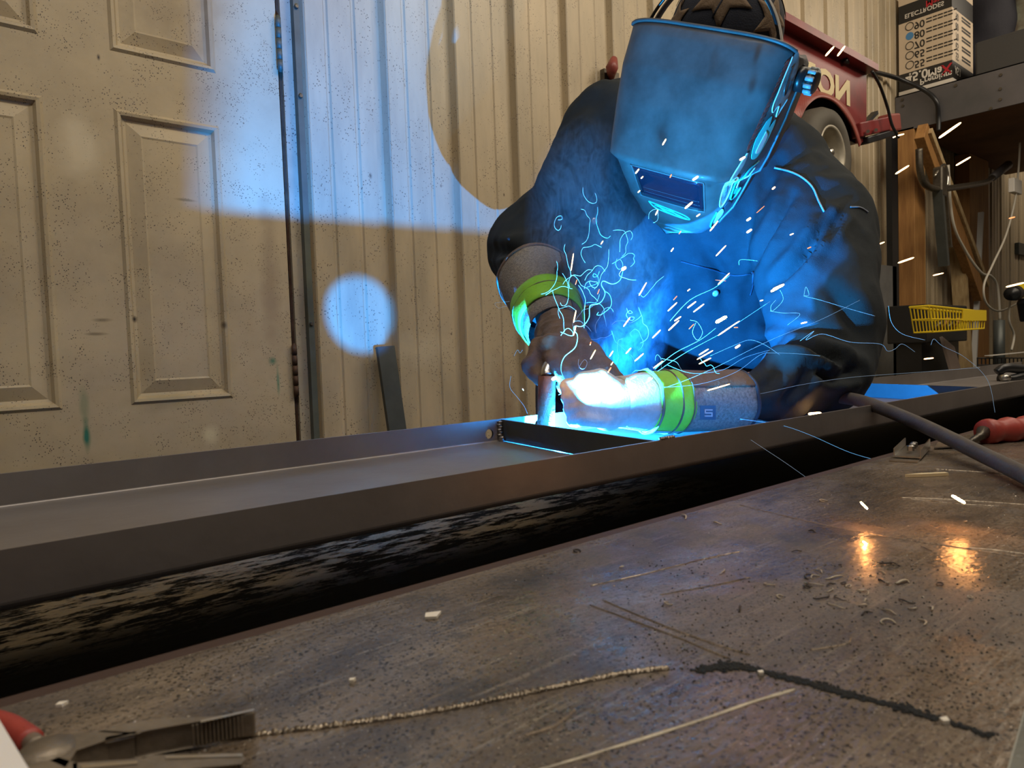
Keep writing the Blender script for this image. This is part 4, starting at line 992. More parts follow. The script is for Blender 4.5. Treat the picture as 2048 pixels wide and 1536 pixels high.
bk = empty('wire_basket', A(1910, 640, y=BY - .12), label='yellow wire basket with a solid yellow band on its rim', cat='basket')
M['yellow'] = mat('yellow_coating', (.80, .58, .02), .4)
y0, y1 = BY - .16, BY - .09
tl_, tr_, bl_, br_ = A(1858, 612, y=y0), A(1970, 624, y=y0), A(1866, 664, y=y0), A(1968, 657, y=y0)
wq = MB(); rr = .0035
def ring_(a, b, dy, r=rr):
    wq.tube([a, b, b + Vector((0, dy, 0)), a + Vector((0, dy, 0)), a], r, 6)
for t in (0, .5, 1): ring_(lerp(tl_, bl_, t), lerp(tr_, br_, t), y1 - y0, .005 if t == 0 else rr)
for k in range(19):
    t = k / 18; a = lerp(tl_, tr_, t); b = lerp(bl_, br_, t); d = Vector((0, y1 - y0, 0)); wq.tube([a, b, b + d, a + d], rr * .8, 5)
wq.build('wire_frame', M['yellow'], bk)
MB().box((lerp(tl_, tr_, .55).x, y0 - .006, tr_.z - .040), (tr_.x, y0 - .002, tr_.z + .008)).build('rim_band', M['yellow'], bk)
tag(MB().tube([tr_ + Vector((-.02, .05, -.02)), tr_ + Vector((.12, .05, -.025)), tr_ + Vector((.14, .07, -.03))], .005, 8).build('hanger_rod', M['dull']), 'thin steel rod sticking out right of the yellow basket', 'rod')
for i, (u, v) in enumerate(((1878, 648), (1888, 645), (1900, 650), (1910, 646))):
    p = A(u, v, y=BY - .1); tag(MB().tube([p + Vector((-.02, .01, -.02)), p + Vector((.02, -.01, .015))], [.014, .011], 8).build('fitting', M['wood'] if i % 2 else M['dull'], None, True), 'small brown fitting lying in the yellow basket', 'fitting', 'fittings in the yellow basket')
# hanging steel bar with a padded end
hj = empty('hanging_jack', A(1872, 370, y=1.30), label='grey steel bar tool with a padded end, hung from the timber brace', cat='tool')
HYp = 1.33; G = lambda u, v, dy=0: A(u, v, y=HYp + dy)
MB().tube(spline([G(1838, 298), G(1840, 340), G(1848, 366), G(1866, 377), G(1885, 378), G(1930, 372), G(1972, 364), G(1990, 350), G(2000, 340)], 6), .016, 12).build('bar', M['dull'], hj, True)
MB().tube([G(1985, 355), G(2016, 330)], [.022, .026], 14).build('padded_end', M['fascia'], hj, True)
MB().beam(G(1880, 335), G(1880, 395), .07, .05, up=(0, 1, 0), bev=.01).build('bracket', M['dull'], hj)
MB().beam(G(1876, 380), G(1888, 532), .028, .045, up=(0, 1, 0)).build('hanging_leg', M['tray_dark'], hj)
MB().beam(G(1888, 385, .05), G(1898, 495, .05), .018, .03, up=(0, 1, 0)).build('hanging_leg', M['dull'], hj)
MB().tube(spline([G(1870, 352), G(1880, 335), G(1890, 330), G(1896, 350), G(1894, 372)], 5), .006, 8).build('chain', M['chrome'], hj, True)
# cords, switch and cordless drill
M['cordw'] = mat('pale_cord', (.5, .47, .40), .6)
tag(MB().tube(spline([A(1896, 330, y=1.40), A(1905, 440, y=1.40), A(1930, 500, y=1.40), A(1962, 545, y=1.38), A(1982, 552, y=1.38), A(1995, 575, y=1.38), A(2000, 640, y=1.38)], 8), .008, 8).build('cable', M['cordw'], None, True), 'pale cable running down along the timber brace', 'cable')
sw = empty('pull_cord', A(2034, 372, y=1.2), label='thin pale cord with a small white inline switch looping down the wall', cat='cord')
MB().tube(spline([A(2040, 285, y=1.2), A(2037, 340, y=1.2), A(2030, 400, y=1.2), A(2012, 470, y=1.2), A(1985, 530, y=1.2), A(1968, 570, y=1.2), A(1972, 605, y=1.2), A(1995, 622, y=1.2), A(2025, 612, y=1.2), A(2060, 590, y=1.2)], 8), .0055, 8).build('cord', M['cordw'], sw, True)
MB().box(A(2029, 383, y=1.19), A(2040, 362, y=1.20) + Vector((0, .02, 0)), bev=.003).build('switch', mat('white_plastic', (.75, .73, .68), .4), sw)
tag(MB().tube(spline([A(2020, 600, y=1.15), A(2018, 640, y=1.15), A(2028, 670, y=1.15), A(2023, 700, y=1.15)], 6), .006, 8).build('cable', M['cordw'], None, True), 'short pale cable hanging under the yellow drill', 'cable')
dr = empty('cordless_drill', A(2045, 590, y=1.1), label='black and yellow power tool at the right edge of the picture', cat='power tool')
MB().tube([A(2026, 585, y=1.1), A(2034, 583, y=1.1), A(2075, 575, y=1.1)], [.02, .036, .042], 16).build('housing', M['yellow'], dr, True)
MB().tube([A(2022, 588, y=1.1), A(2031, 586, y=1.1)], [.034, .040], 16).build('collar', M['blackpl'], dr, True)
MB().beam(A(2045, 600, y=1.1), A(2052, 640, y=1.1), .05, .05, up=(0, 1, 0), bev=.01).build('grip', M['blackpl'], dr)
tag(MB().box(A(2038, 508, y=WY - .03), A(2060, 490, y=WY - .03) + Vector((0, .028, 0)), bev=.003).build('wall_box', M['tray_dark']), 'small grey electrical box on the wall above the drill', 'electrical box')
rk = empty('wire_rack', A(2000, 730, y=1.0), label='black wire rack with a white top bar and grey post on the bench', cat='rack')
RY = 1.05; wq = MB()
for k in range(14): wq.tube([A(1955 + 8 * k, 716, y=RY), A(1955 + 8 * k, 756, y=RY)], .003, 5)
for v in (716, 730, 745): wq.tube([A(1955, v, y=RY), A(2062, v, y=RY)], .0035, 5)
wq.build('grid', M['blackpl'], rk)
MB().box(A(1984, 712, y=RY - .02), A(2062, 703, y=RY - .02) + Vector((0, .03, 0))).build('top_bar', mat('white_bar', (.6, .58, .54), .5), rk)
p = A(1998, 640, y=RY + .06); MB().tube([p, Vector((p.x, p.y, BZ))], .026, 14).build('post', M['tray_dark'], rk, True)

# ---- carton on the shelf, standing on its head
M['carton'] = mat('carton_tan_white', (.62, .50, .36), .6); M['cartblk'] = mat('carton_black', (.02, .018, .016), .5); M['cred'] = mat('carton_red', (.5, .02, .03), .5); M['cblue'] = mat('carton_blue_dot', (.08, .25, .5), .5); M['cwhite'] = mat('carton_white_print', (.75, .70, .62), .5)
yn = A(1903, 155, x=FX).y; yw_ = WY - .02; xr = A(1946, 140, y=yn).x
z0 = zf1 + .0005; zb1 = A(1900, 119, x=FX).z; zb2 = A(1905, 11, x=FX).z; zb3 = zb2 + .10; zb4 = zb3 + .06
bx = empty('carton', (FX + .1, (yn + yw_) / 2, z0), label='upside-down white and black carton with a column of numbers on the shelf', cat='box')
XF = FX + .012
def cbox(za, zb, m, name, e=0): MB().box((XF - e, yn - e, za), (xr + e, yw_, zb)).build(name, m, bx)
cbox(z0, z0 + .022, M['cwhite'], 'lid_edge', .004); cbox(z0 + .022, zb1, M['cartblk'], 'black_band'); cbox(zb1, zb2, M['carton'], 'carton_wall'); cbox(zb2, zb3, M['cartblk'], 'black_band'); cbox(zb3, zb4, M['carton'], 'carton_wall')
Hc = zb2 - zb1; Wc = yw_ - yn
PF = lambda fy_, fz: Vector((XF, yw_ - Wc * fy_, zb1 + Hc * fz))       # on the face towards the camera's left
for i, t in enumerate(('55', '65', '70', '80', '90')):
    fz = .095 + i * .19
    glyphs(t, PF(.30, fz + .085), (0, -1, 0), (0, 0, -1), .056, M['cartblk'], 'printed_number', bx, .001, 1.5)
    ring = [PF(.215, fz + .045) + Vector((-.001, .021 * math.cos(a), .021 * math.sin(a))) for a in np.linspace(0, 2 * PI, 24)]
    if i == 3: o = slab(ring[:-1], (.0008, 0, 0), 'blue_dot', M['cblue'], bx)
    else: MB().tube(ring, .0022, 5).build('printed_ring', M['cartblk'], bx)
    for r_ in range(2):
        q = PF(.53, fz + .075 - .06 * r_); ln = MB()
        ww = [.05, .035, .045, .03, .04, .028][: 6 - r_]; yy = q.y
        for w_ in ww:
            ln.box((XF - .0012, yy - w_ * .58, q.z - .0035), (XF - .0002, yy, q.z + .0035)); yy -= w_ * .68
        ln.build('printed_line', M['cartblk'], bx)
gz = zb1 - z0
glyphs('45.0', Vector((XF, yw_ - Wc * .13, z0 + gz * .93)), (0, -1, 0), (0, 0, -1), .068, M['cwhite'], 'printed_number', bx, .001, 2)
glyphs('Ma', Vector((XF, yw_ - Wc * .55, z0 + gz * .84)), (0, -1, 0), (0, 0, -1), .062, M['cwhite'], 'lettering', bx, .001, 2)
glyphs('X', Vector((XF, yw_ - Wc * .80, z0 + gz * .86)), (0, -1, 0), (0, 0, -1), .075, M['cred'], 'lettering', bx, .001, 2)
glyphs('Premium', Vector((XF, yw_ - Wc * .40, z0 + gz * .52)), (0, -1, 0), (0, 0, -1), .045, M['cwhite'], 'lettering', bx, .001, 1.5)
glyphs('Max', Vector((XF, yw_ - Wc * .52, zb2 + .078)), (0, -1, 0), (0, 0, -1), .05, M['cred'], 'lettering', bx, .001, 1.5)
glyphs('ELECTRODES', Vector((XF, yw_ - Wc * .12, zb2 + .045)), (0, -1, 0), (0, 0, -1), .034, M['cwhite'], 'lettering', bx, .001, 1.2)
RFc = lambda fx, fz: Vector((XF + (xr - XF) * fx, yn, zb1 + Hc * fz))
for i, t in enumerate(('55', '65', '70', '80', '90')):
    fz = .10 + i * .19; glyphs(t, RFc(.16, fz + .09), (.8, 0, 0), (0, 0, -1), .058, M['cartblk'], 'printed_number', bx, .001, 1.5)
    for r_ in range(2):
        q = RFc(.45, fz + .08 - .06 * r_); MB().box((q.x, yn - .0012, q.z - .005), (q.x + (xr - XF) * .42, yn - .0002, q.z + .005)).build('printed_line', M['cartblk'], bx)
glyphs('A5.1', Vector((XF + (xr - XF) * .12, yn, z0 + gz * .80)), (.8, 0, 0), (0, 0, -1), .06, M['cwhite'], 'lettering', bx, .001, 1.5)
# behind and right of the carton
a = A(1948, 136, x=FX + .03); dk = MB().box((FX + .03, -.3, z0), (FX + .5, A(1950, 100, x=FX + .03).y, A(1952, 85, x=FX + .03).z), bev=.01); tag(dk.build('storage_tote', mat('charcoal_tote', (.05, .048, .046), .6, 0, .3, 100)), 'long charcoal grey tote on the shelf right of the carton', 'tote')
bg = MB(); capsule(bg, Vector((xr + .24, yn + .02, z0 + .20)), Vector((xr + .26, yn - .0, z0 + .75)), .17, .16)
m_ = fuse('duffel_bag', bg, .025, 3); m_v = m_.vertices
for vv in m_v: vv.co += Vector(vv.normal) * .03 * noise.noise(vv.co * 7)
tag(mesh_child('duffel_bag', m_, mat('dark_bag', (.014, .014, .022), .8, 0, .5, 60)), 'dark bundled bag standing behind the carton', 'bag')
bg = MB(); capsule(bg, A(2068, 38, x=FX + .72) , A(2068, -60, x=FX + .72), .15, .15); m_ = fuse('sack', bg, .03, 3)
for vv in m_.vertices: vv.co += Vector(vv.normal) * .03 * noise.noise(vv.co * 9)
lowz = min(vv.co.z for vv in m_.vertices)
for vv in m_.vertices: vv.co.z += (z0 - lowz) * max(0, 1 - (vv.co.z - lowz) / .3)
tag(mesh_child('sack', m_, mat('mottled_sack', (.30, .32, .24), .8, 0, .4, 40, .6, 14, var_col=(.13, .09, .06))), 'mottled grey-green sack at the top right corner of the picture', 'sack')

# ================================================================== ON THE TABLE AND TRAY
# torch cable crossing the tray
cp = spline([P(1600, 800, 1.06), P(1650, 792, 1.03), P(1690, 796, .99), P(1725, 803, .945), P(1780, 823, .885), P(1850, 853, .81), P(1950, 902, .70), P(2048, 950, .60), P(2160, 1012, .487), P(2300, 1100, .40)], 14)
hose = MB(); hose.tube(cp, [.0092 - .0022 * min(1, i / len(cp)) for i in range(len(cp))], 18); tag(hose.build('torch_cable', M['hose'], None, True), 'thick dark rubber torch cable curving from the tray over the table', 'cable')
# red-handled scraper
sc_ = empty('scraper', at(2000, 880, z=TZ), label='scraper with wavy red rubber grip and flat steel blade', cat='scraper')
g0 = P(1968, 864, .84); g1 = P(2200, 846, .90); pts = []; rs = []
for k in range(40):
    t = k / 39; pts.append(lerp(g0, g1, t)); rs.append(.0138 + .0016 * math.sin(t * 40) + .003 * t)
MB().tube(pts, rs, 18).build('grip', M['redgrip'], sc_, True)
MB().tube([at(1940, 884, z=.905), P(1962, 872, .835), g0], [.0035, .0050, .0085], 12).build('shank', M['dull'], sc_, True)
bl = [at(1868, 895, z=.9025), at(1876, 884, z=.9025), at(1926, 874, z=.9035), at(1950, 876, z=.905), at(1948, 888, z=.905)]
slab(bl, (0, 0, -.0015), 'blade', M['chrome'], sc_)
# two sheet-metal clips
def clip(u, v, L_, wd, name, lab, dz=0, flip=False):
    c = at(u, v, z=TZ + dz); t = empty(name, c, label=lab, cat='clip'); d = Vector((.93, .22, 0)).normalized(); s_ = Vector((-d.y, d.x, 0))
    q = MB(); 
    q.beam(c - d * L_ / 2 + Vector((0, 0, .001)), c + d * L_ / 2 + Vector((0, 0, .001)), wd, .0016, up=(0, 0, 1)); q.build('base_plate', M['chrome'], t)
    return t, c, d, s_
t, c, d, s_ = clip(1818, 913, .088, .026, 'sheet_clip', 'flat galvanised strip lying under the folded clip')
t, c, d, s_ = clip(1825, 905, .085, .026, 'folded_clip', 'folded bright steel clip with bolts lying by the dark slot', .0025)
for sg in (-1, 1): MB().beam(c - d * .042 + s_ * .0122 * sg + Vector((0, 0, .0055)), c + d * .0425 + s_ * .0122 * sg + Vector((0, 0, .0065)), .0012, .008, up=(0, 0, 1)).build('side_wall', M['chrome'], t)
for k in (-.5, .1, .5):
    q = c + d * .03 * k + Vector((0, 0, .004)); MB().tube([q, q + Vector((0, 0, .005)), q + Vector((0, 0, .006))], [.0035, .0035, .002], 6).build('bolt', M['chrome'], t)
# wooden splinter and paper chips
a, b = at(1810, 955, z=TZ), at(1890, 951, z=TZ)
tag(slab([a + Vector((0, 0, .003)), lerp(a, b, .3) + Vector((.0, -.0035, .003)), b + Vector((0, -.003, .003)), b + Vector((.002, .001, .003)), lerp(a, b, .5) + Vector((0, .003, .003))], (0, 0, -.0028), 'wood_splinter', mat('fresh_wood', (.72, .60, .36), .6)), 'pale pointed wood splinter on the table under the torch cable', 'wood splinter')
M['chip'] = mat('pale_chip', (.80, .74, .62), .6)
for (u, v, r, lab) in ((866, 1233, .0052, 'small pale triangular chip on the left half of the table'), (124, 1412, .0022, 'tiny white bead of metal behind the pliers'), (1522, 1349, .0016, 'tiny pale chip sitting on the soot streak'), (1890, 1445, .0020, 'pale crumb near the end of the broken soot streak'), (705, 1364, .0016, 'tiny pale crumb above the long weld scar')):
    p = at(u, v, z=TZ); o = slab([p + Vector((r * math.cos(a), r * .8 * math.sin(a), .0014)) for a in (0.1, 1.9, 3.3, 4.6)], (0, 0, -.0013), 'chip', M['chip']); tag(o, lab, 'chip')
# long-nose pliers lying in the foreground
M['plier'] = mat('pliers_steel', (.30, .25, .19), .45, .5, .25, 300, .4, 60); M['bright'] = mat('ground_steel_edge', (.62, .55, .44), .3, .9, .1, 200)
pl = empty('pliers', at(250, 1480, z=TZ), label='open steel pliers with red-tipped handles lying at the lower left', cat='pliers')
def jaw(top, thick, name, teeth=None):
    """jaw seen from the side: outline of its top face and the height below it"""
    n = len(top); v = [Vector(p) for p in top] + [Vector((p[0], p[1], max(TZ + .0006, p[2] - thick))) for p in top]
    f = [tuple(range(n)), tuple(range(2 * n - 1, n - 1, -1))] + [(i, (i + 1) % n, (i + 1) % n + n, i + n) for i in range(n)]
    o = me_obj(name, v, f, M['plier'], pl); bv = o.modifiers.new('b', 'BEVEL'); bv.width = .0006; bv.segments = 2; return o
PZ = TZ + .0095
zt = lambda u, v, z=PZ: at(u, v, z=z)
jaw([zt(268, 1466), zt(300, 1458), zt(400, 1441), zt(508, 1418), zt(508, 1424), zt(410, 1436), zt(330, 1437), zt(240, 1450), zt(205, 1462)], .0085, 'jaw')
jaw([zt(60, 1500), zt(120, 1470), zt(205, 1463), zt(270, 1467), zt(215, 1478), zt(150, 1500), zt(130, 1530)], .0085, 'joint')
tb = MB()
for k in range(16):
    t = k / 15; p = lerp(zt(385, 1446), zt(506, 1421), t); tb.box((p.x - .0003, p.y - .0007, TZ + .0015), (p.x + .0003, p.y + .0002, PZ - .0006))
tb.build('teeth', M['plier'], pl)
me_obj('cutting_edge', [zt(209, 1481), zt(270, 1466), zt(272, 1462), zt(212, 1474), at(209, 1487, z=PZ - .001), at(270, 1474, z=PZ - .001)], [(0, 1, 2, 3), (4, 5, 1, 0)], M['bright'], pl)
me_obj('ground_edge', [zt(400, 1441, PZ + .0002), zt(508, 1417, PZ + .0002), zt(508, 1421, PZ + .0002), zt(402, 1445, PZ + .0002)], [(0, 1, 2, 3)], M['bright'], pl)
jaw([zt(150, 1528), zt(290, 1518), zt(300, 1512), zt(480, 1508), zt(486, 1518), zt(480, 1526), zt(330, 1540), zt(250, 1560), zt(150, 1570)], .0085, 'jaw')
jaw([zt(60, 1500), zt(150, 1528), zt(150, 1572), zt(40, 1620)], .0085, 'joint')
me_obj('ground_edge', [zt(160, 1530, PZ + .0003), zt(275, 1521, PZ + .0003), zt(275, 1527, PZ + .0003), zt(165, 1537, PZ + .0003)], [(0, 3, 2, 1)], M['bright'], pl)
me_obj('ground_edge', [zt(330, 1512, PZ + .0003), zt(483, 1508, PZ + .0003), zt(485, 1512, PZ + .0003), zt(332, 1517, PZ + .0003)], [(0, 3, 2, 1)], M['bright'], pl)
tb = MB()
for k in range(22):
    t = k / 21; p = lerp(zt(305, 1530), zt(480, 1524), t); tb.box((p.x - .0003, p.y - .0012, TZ + .0015), (p.x + .0003, p.y - .0002, PZ - .0003))
tb.build('teeth', M['plier'], pl)
pv = zt(95, 1500); MB().tube([Vector((pv.x, pv.y, TZ + .0006)), Vector((pv.x, pv.y, PZ + .0012))], .0075, 20).build('pivot', M['plier'], pl, True)
for pts in ([(75, 1492), (45, 1470), (5, 1448), (-80, 1428), (-180, 1420)], [(60, 1530), (-20, 1560), (-140, 1600), (-260, 1660)]):
    P3 = spline([zt(u, v, TZ + .0046) for u, v in pts], 6); n = len(P3)
    MB().tube(P3[:n // 2], .0030, 12).build('handle', M['plier'], pl, True); MB().tube(P3[max(3, n // 2 - 12):], .0040, 12).build('handle_grip', M['redgrip'], pl, True)
# white card standing at the left edge, ruler at the right edge
a0 = at(-40, 1395, z=TZ); a1 = at(62, 1545, z=TZ)
d = (a1 - a0).normalized()
zq = TZ + .024
tag(slab([at(-14, 1418, z=zq), at(62, 1545, z=zq), at(90, 1600, z=zq), at(-60, 1700, z=zq), at(-150, 1440, z=zq)], (0, 0, -.0235), 'white_block', mat('white_plastic_tag', (.85, .82, .78), .5)), 'white plastic block at the lower left corner beside the pliers', 'block')
rl = empty('steel_ruler', at(2040, 1500, z=TZ), label='light grey steel ruler with fine ridges at the lower right corner', cat='ruler')
R0, R1, R2, R3 = at(2056, 1395, z=TZ + .0015), at(2008, 1560, z=TZ + .0015), at(2120, 1600, z=TZ + .0015), at(2160, 1400, z=TZ + .0015)
M['ruler'] = mat('ruler_steel', (.42, .44, .40), .4, .5, .1, 300)
slab([R0, R1, R2, R3], (0, 0, -.0013), 'blade', M['ruler'], rl)
tk = MB()
for k in range(60):
    p = lerp(R0, R1, (k + .5) / 60); q = (lerp(R3, R2, (k + .5) / 60) - p).normalized(); tk.tube([p + q * .0004, p + q * .004], .00018, 4)
tk.build('graduation', M['dull'], rl)
# clamp lying in the far end of the tray
cl = empty('spring_clamp', P(2025, 748, 1.72), label='black spring clamp lying in the far end of the tray', cat='clamp')
MB().tube(spline([P(1995, 745, 1.70), P(2010, 736, 1.70), P(2040, 738, 1.72), P(2080, 736, 1.76)], 6), .011, 12).build('jaw', M['blackpl'], cl, True)
MB().tube(spline([P(1998, 755, 1.70), P(2020, 758, 1.70), P(2050, 752, 1.72), P(2085, 752, 1.76)], 6), .010, 12).build('jaw', M['blackpl'], cl, True)
MB().tube([P(2003, 756, 1.68), P(2018, 755, 1.68)], .008, 12).build('spring', M['chrome'], cl, True)

# ================================================================== SPARKS, GLOWING TRAILS AND SMOKE
M['spark'] = mat('hot_spark', (1, .5, .2), .5, emit=(1, .50, .20), estr=9)
M['spark_hot'] = mat('white_hot_spark', (1, .6, .3), .5, emit=(1, .40, .11), estr=210)
M['spark_warm'] = mat('bright_warm_spark', (1, .6, .3), .5, emit=(1, .48, .17), estr=60)
M['spark_dim'] = mat('cooling_spark', (1, .3, .1), .5, emit=(1, .22, .07), estr=2.2)
sparks = [(1651,112,1668,93,1.1,2.6),(1675,112,1690,92,1.1,2.6),(1878,276,1922,245,1.2,3.4),(1912,331,1941,314,1.2,2.4),(1791,348,1818,331,1.2,2.6),(1796,526,1828,515,1.2,2.4),(1749,492,1769,484,1.2,1.8),(1866,551,1887,546,1.2,1.6),
 (2012,574,2050,565,1.2,2.4),(1848,718,1867,716,1.1,1.8),(1786,275,1791,273,1.2,1.6),(1796,271,1808,268,1.2,1.9),(1602,647,1614,644,.92,1.8),(1546,578,1566,569,.95,2.2),(1494,441,1501,436,.95,3.0),(1494,465,1503,459,.95,3.0),
 (1432,512,1452,491,.95,1.6),(1436,569,1459,546,.92,1.6),(1436,671,1479,642,.85,1.8),(1387,624,1408,608,.85,1.8),(1375,616,1392,603,.85,1.8),(1336,622,1354,605,.85,1.6),(1337,661,1358,641,.85,1.8),(1349,642,1362,633,.85,1.8),
 (1398,710,1417,698,.82,1.8),(1394,719,1426,701,.82,1.6),(1398,728,1422,716,.82,1.8),(1471,696,1480,690,.85,2.8),(1415,781,1460,768,.80,1.6),(1370,417,1385,404,.85,2.8),(1393,433,1400,428,.85,1.8),(1420,462,1436,442,.85,1.8),(1386,360,1396,353,.85,3.2),
 (1325,290,1332,278,.85,1.9),(1271,347,1278,338,.85,2.0),(1282,357,1286,353,.85,1.6),(1276,385,1280,381,.85,1.6),(1311,430,1316,420,.85,1.6),(1480,320,1490,314,.85,3.0),(1142,541,1147,507,.85,1.4),(1147,645,1152,621,.80,1.5),(1147,671,1152,651,.80,1.3),
 (1278,591,1293,565,.85,1.5),(1247,653,1260,635,.82,1.5),(1305,676,1321,660,.82,1.6),(1270,722,1287,707,.80,1.5),(1252,707,1262,696,.80,1.3),(1219,713,1226,702,.80,1.5),(1181,718,1191,700,.80,1.4),(1307,736,1326,722,.80,1.5),(1261,759,1272,753,.78,1.4),
 (1293,765,1305,756,.78,1.6),(1202,488,1206,482,.9,1.4),(1342,503,1347,496,.9,1.6),(1545,378,1550,374,.95,2.4),(1580,470,1587,467,1.0,1.6),(1296,760,1300,755,.8,2),(1222,730,1226,724,.79,1.3),(1375,582,1380,578,.9,1.4),(1520,602,1526,600,.9,1.4)]
dim = [(2018,437,2030,434,1.2,1.8),(1711,726,1722,724,1.0,1.8),(1686,693,1697,693,1.0,1.4),(1615,497,1622,494,1.0,1.4),(1513,426,1529,412,.95,.9),(1655,829,1665,826,.95,1.2),(1468,655,1476,655,.85,1.2),(1347,600,1354,592,.88,1.2),(1378,658,1388,648,.85,1.2),(1151,569,1154,559,.85,1.0),
 (1195,588,1199,578,.85,1.0),(1340,355,1343,349,.85,1.6),(1358,468,1362,462,.85,1.2),(1216,745,1222,735,.79,1.6),(1180,690,1182,684,.8,1.3),(1045,777,1047,781,.82,1.0),(1733,389,1737,388,1.2,1.2),(1430,560,1452,562,.9,.5)]
hot = [(1542,583,1568,569,.602,2.8,'bright slanting spark in front of the chest pocket button'),(1432,645,1453,633,.586,4.2,'largest bright spark in front of the dark chest, trailing orange glow'),(1904,991,1930,1006,.471,3.4,'very bright slanting spark just above the table at the right'),(1721,1004,1735,1018,.486,2.2,'short bright spark above the table left of the brightest one'),
       (1617,828,1642,826,.93,3.4,'flat bright spark skimming the tray edge below the elbow'),(1245,539,1251,535,.86,4.0,'round orange spark glowing in the smoke above the hands'),(1105,759,1112,755,.80,4.2,'round orange spark at the back of the torch nozzle'),
       (1726,1083,1735,1089,.445,2.0,'bright speck glowing on the table under the short spark')]
def mk_spark(u0, v0, u1, v1, d, wpx, m, lab, grp=None):
    a = P(u0, v0, d); b = P(u1, v1, d * 1.01); r = wpx * d / F * .75
    q = MB(); pts = [lerp(a, b, t) for t in (0, .06, .2, .5, .8, .95, 1)]; q.tube(pts, [r * .3, r * .8, r, r, r * .95, r * .7, r * .25], 8)
    return tag(q.build('spark', m, None, True), lab, 'spark', grp)
for s_ in sparks: mk_spark(*s_, M['spark'], 'short bright yellow-white streak of hot metal flying off the weld', 'flying sparks')
for s_ in dim: mk_spark(*s_, M['spark_dim'], 'small dim orange-red spark cooling in the air', 'cooling sparks')
for s_ in hot: mk_spark(*s_[:6], M['spark_hot'] if s_[4] < .6 else M['spark_warm'], s_[6])
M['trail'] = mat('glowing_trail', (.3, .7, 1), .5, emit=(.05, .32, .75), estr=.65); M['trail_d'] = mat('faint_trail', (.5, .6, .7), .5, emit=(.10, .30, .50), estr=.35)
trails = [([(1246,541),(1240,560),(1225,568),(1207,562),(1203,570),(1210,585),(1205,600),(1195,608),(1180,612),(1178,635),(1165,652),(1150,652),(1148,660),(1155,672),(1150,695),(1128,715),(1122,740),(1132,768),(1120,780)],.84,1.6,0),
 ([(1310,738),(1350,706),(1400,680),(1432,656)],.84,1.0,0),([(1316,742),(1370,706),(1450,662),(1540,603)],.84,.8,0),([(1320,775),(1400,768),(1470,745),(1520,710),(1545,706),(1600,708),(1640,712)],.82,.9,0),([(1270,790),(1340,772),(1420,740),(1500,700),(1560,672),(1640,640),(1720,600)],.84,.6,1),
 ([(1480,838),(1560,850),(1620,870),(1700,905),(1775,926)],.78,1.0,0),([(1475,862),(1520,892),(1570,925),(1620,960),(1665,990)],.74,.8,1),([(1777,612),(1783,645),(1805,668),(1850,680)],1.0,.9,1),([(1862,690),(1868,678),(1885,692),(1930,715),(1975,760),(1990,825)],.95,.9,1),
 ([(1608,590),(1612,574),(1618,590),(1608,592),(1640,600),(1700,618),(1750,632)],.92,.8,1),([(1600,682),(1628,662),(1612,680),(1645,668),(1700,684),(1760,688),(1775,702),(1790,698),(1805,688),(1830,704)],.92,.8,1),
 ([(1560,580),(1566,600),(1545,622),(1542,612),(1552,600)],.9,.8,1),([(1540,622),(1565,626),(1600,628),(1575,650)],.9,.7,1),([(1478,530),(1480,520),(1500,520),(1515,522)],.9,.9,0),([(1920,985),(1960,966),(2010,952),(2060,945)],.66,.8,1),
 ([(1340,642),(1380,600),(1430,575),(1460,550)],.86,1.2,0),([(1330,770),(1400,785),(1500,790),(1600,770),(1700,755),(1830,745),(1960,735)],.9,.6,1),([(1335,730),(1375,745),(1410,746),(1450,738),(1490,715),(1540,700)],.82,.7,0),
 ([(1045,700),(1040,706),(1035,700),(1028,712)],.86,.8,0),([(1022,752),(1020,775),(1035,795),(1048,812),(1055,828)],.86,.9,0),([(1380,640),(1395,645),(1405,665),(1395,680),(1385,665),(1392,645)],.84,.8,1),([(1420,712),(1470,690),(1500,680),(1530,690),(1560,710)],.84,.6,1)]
tb = {0: MB(), 1: MB()}  # paths of moving sparks drawn as glowing tubes
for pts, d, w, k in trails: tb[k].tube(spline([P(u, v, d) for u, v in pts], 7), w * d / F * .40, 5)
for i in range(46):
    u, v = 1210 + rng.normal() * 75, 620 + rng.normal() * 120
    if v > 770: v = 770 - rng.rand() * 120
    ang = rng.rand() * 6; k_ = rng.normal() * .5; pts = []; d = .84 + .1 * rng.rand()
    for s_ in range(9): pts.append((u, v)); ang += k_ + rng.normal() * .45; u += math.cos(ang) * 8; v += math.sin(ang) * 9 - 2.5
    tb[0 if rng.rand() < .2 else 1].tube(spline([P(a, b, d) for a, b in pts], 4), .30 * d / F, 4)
tag(tb[0].build('spark_trails', M['trail'], None, True), 'tangle of thin bright blue glowing spark trails curling above the hands', 'spark trails', kind='stuff')
tag(tb[1].build('spark_trails', M['trail_d'], None, True), 'faint thin glowing spark trails strewn across the sleeve and chest', 'spark trails', kind='stuff')
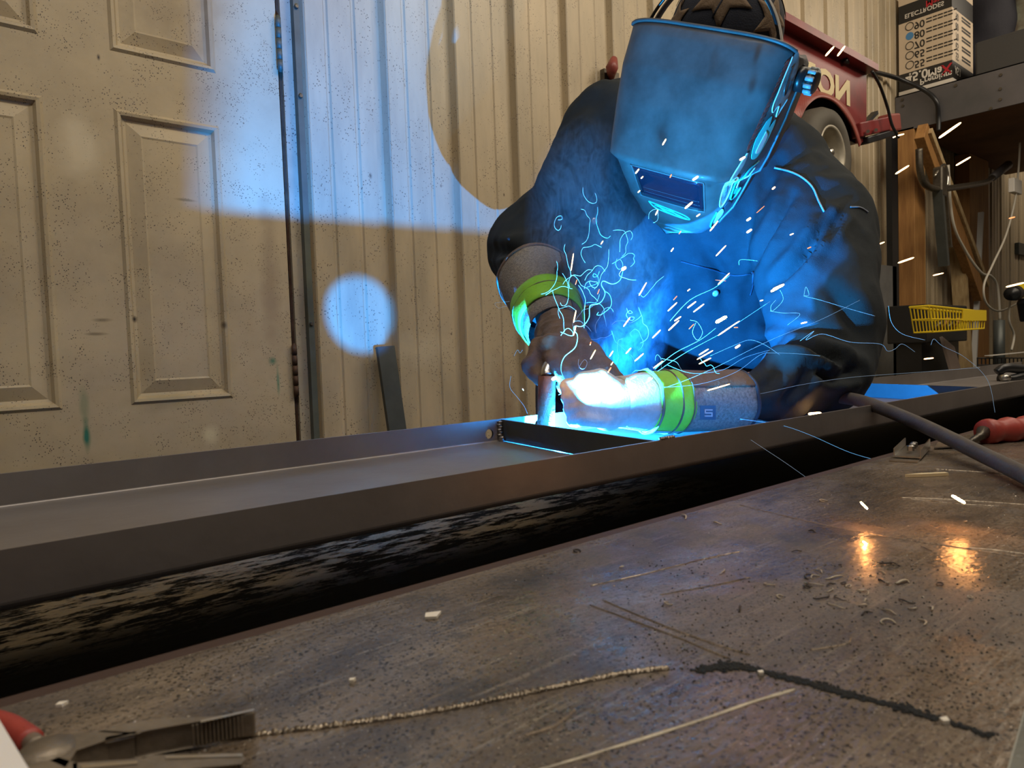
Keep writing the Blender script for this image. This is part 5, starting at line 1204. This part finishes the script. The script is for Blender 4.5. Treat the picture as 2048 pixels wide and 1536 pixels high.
# smoke plume: thin drifting fume lit by the arc
def plume(a, b, ra, rb, dens, scale, name, lab, seed):
    ax_ = (b - a); L_ = ax_.length; z = ax_.normalized(); x = z.orthogonal().normalized(); y = z.cross(x)
    bm = bmesh.new(); bmesh.ops.create_uvsphere(bm, u_segments=20, v_segments=14, radius=1)
    me = bpy.data.meshes.new(name); bm.to_mesh(me); bm.free(); o = bpy.data.objects.new(name, me); COL.objects.link(o)
    c = (a + b) / 2; o.matrix_world = Matrix(((x.x * ra, y.x * rb, z.x * L_ / 2, c.x), (x.y * ra, y.y * rb, z.y * L_ / 2, c.y), (x.z * ra, y.z * rb, z.z * L_ / 2, c.z), (0, 0, 0, 1)))
    m = bpy.data.materials.new(name); m.use_nodes = True; N = m.node_tree.nodes; L = m.node_tree.links; N.remove(N['Principled BSDF'])
    pv = N.new('ShaderNodeVolumePrincipled'); pv.inputs['Color'].default_value = (.5, .72, 1, 1); pv.inputs['Anisotropy'].default_value = 0.2
    tc = N.new('ShaderNodeTexCoord'); geo = N.new('ShaderNodeNewGeometry')
    ln = N.new('ShaderNodeVectorMath'); ln.operation = 'LENGTH'; L.new(tc.outputs['Object'], ln.inputs[0])
    fo = N.new('ShaderNodeMapRange'); fo.inputs[1].default_value = 1.0; fo.inputs[2].default_value = .35; L.new(ln.outputs['Value'], fo.inputs[0])
    mp = N.new('ShaderNodeMapping'); mp.inputs['Scale'].default_value = (1, 1, .55); mp.inputs['Location'].default_value = (seed, seed * 2, 0); L.new(geo.outputs['Position'], mp.inputs[0])
    nz = N.new('ShaderNodeTexNoise'); nz.inputs['Scale'].default_value = scale; nz.inputs['Detail'].default_value = 5; nz.inputs['Roughness'].default_value = .6; nz.inputs['Distortion'].default_value = 2.4; L.new(mp.outputs[0], nz.inputs['Vector'])
    # ridges of the noise make wisps
    ab = N.new('ShaderNodeMath'); ab.operation = 'SUBTRACT'; L.new(nz.outputs['Fac'], ab.inputs[0]); ab.inputs[1].default_value = .5
    a2 = N.new('ShaderNodeMath'); a2.operation = 'ABSOLUTE'; L.new(ab.outputs[0], a2.inputs[0])
    rg = N.new('ShaderNodeMapRange'); rg.inputs[1].default_value = .10; rg.inputs[2].default_value = .0; rg.inputs[3].default_value = .06; rg.inputs[4].default_value = 1; L.new(a2.outputs[0], rg.inputs[0])
    pw = N.new('ShaderNodeMath'); pw.operation = 'POWER'; L.new(rg.outputs[0], pw.inputs[0]); pw.inputs[1].default_value = 2
    mu = N.new('ShaderNodeMath'); mu.operation = 'MULTIPLY'; L.new(pw.outputs[0], mu.inputs[0]); L.new(fo.outputs[0], mu.inputs[1])
    m3 = N.new('ShaderNodeMath'); m3.operation = 'MULTIPLY'; L.new(mu.outputs[0], m3.inputs[0]); m3.inputs[1].default_value = dens; L.new(m3.outputs[0], pv.inputs['Density'])
    L.new(pv.outputs[0], N['Material Output'].inputs['Volume']); me.materials.append(m)
    tag(o, lab, 'smoke', kind='stuff'); return o
plume(P(1235, 800, .97), P(1235, 390, 1.0), .085, .080, 9, 30, 'smoke', 'blue-lit welding smoke rising above the hands', 3)
plume(P(1180, 700, 1.06), P(1170, 230, 1.10), .085, .10, 11, 24, 'smoke', 'thin welding smoke drifting up in front of the left sleeve', 8)
S.cycles.volume_step_rate = 1.0; S.cycles.volume_max_steps = 128
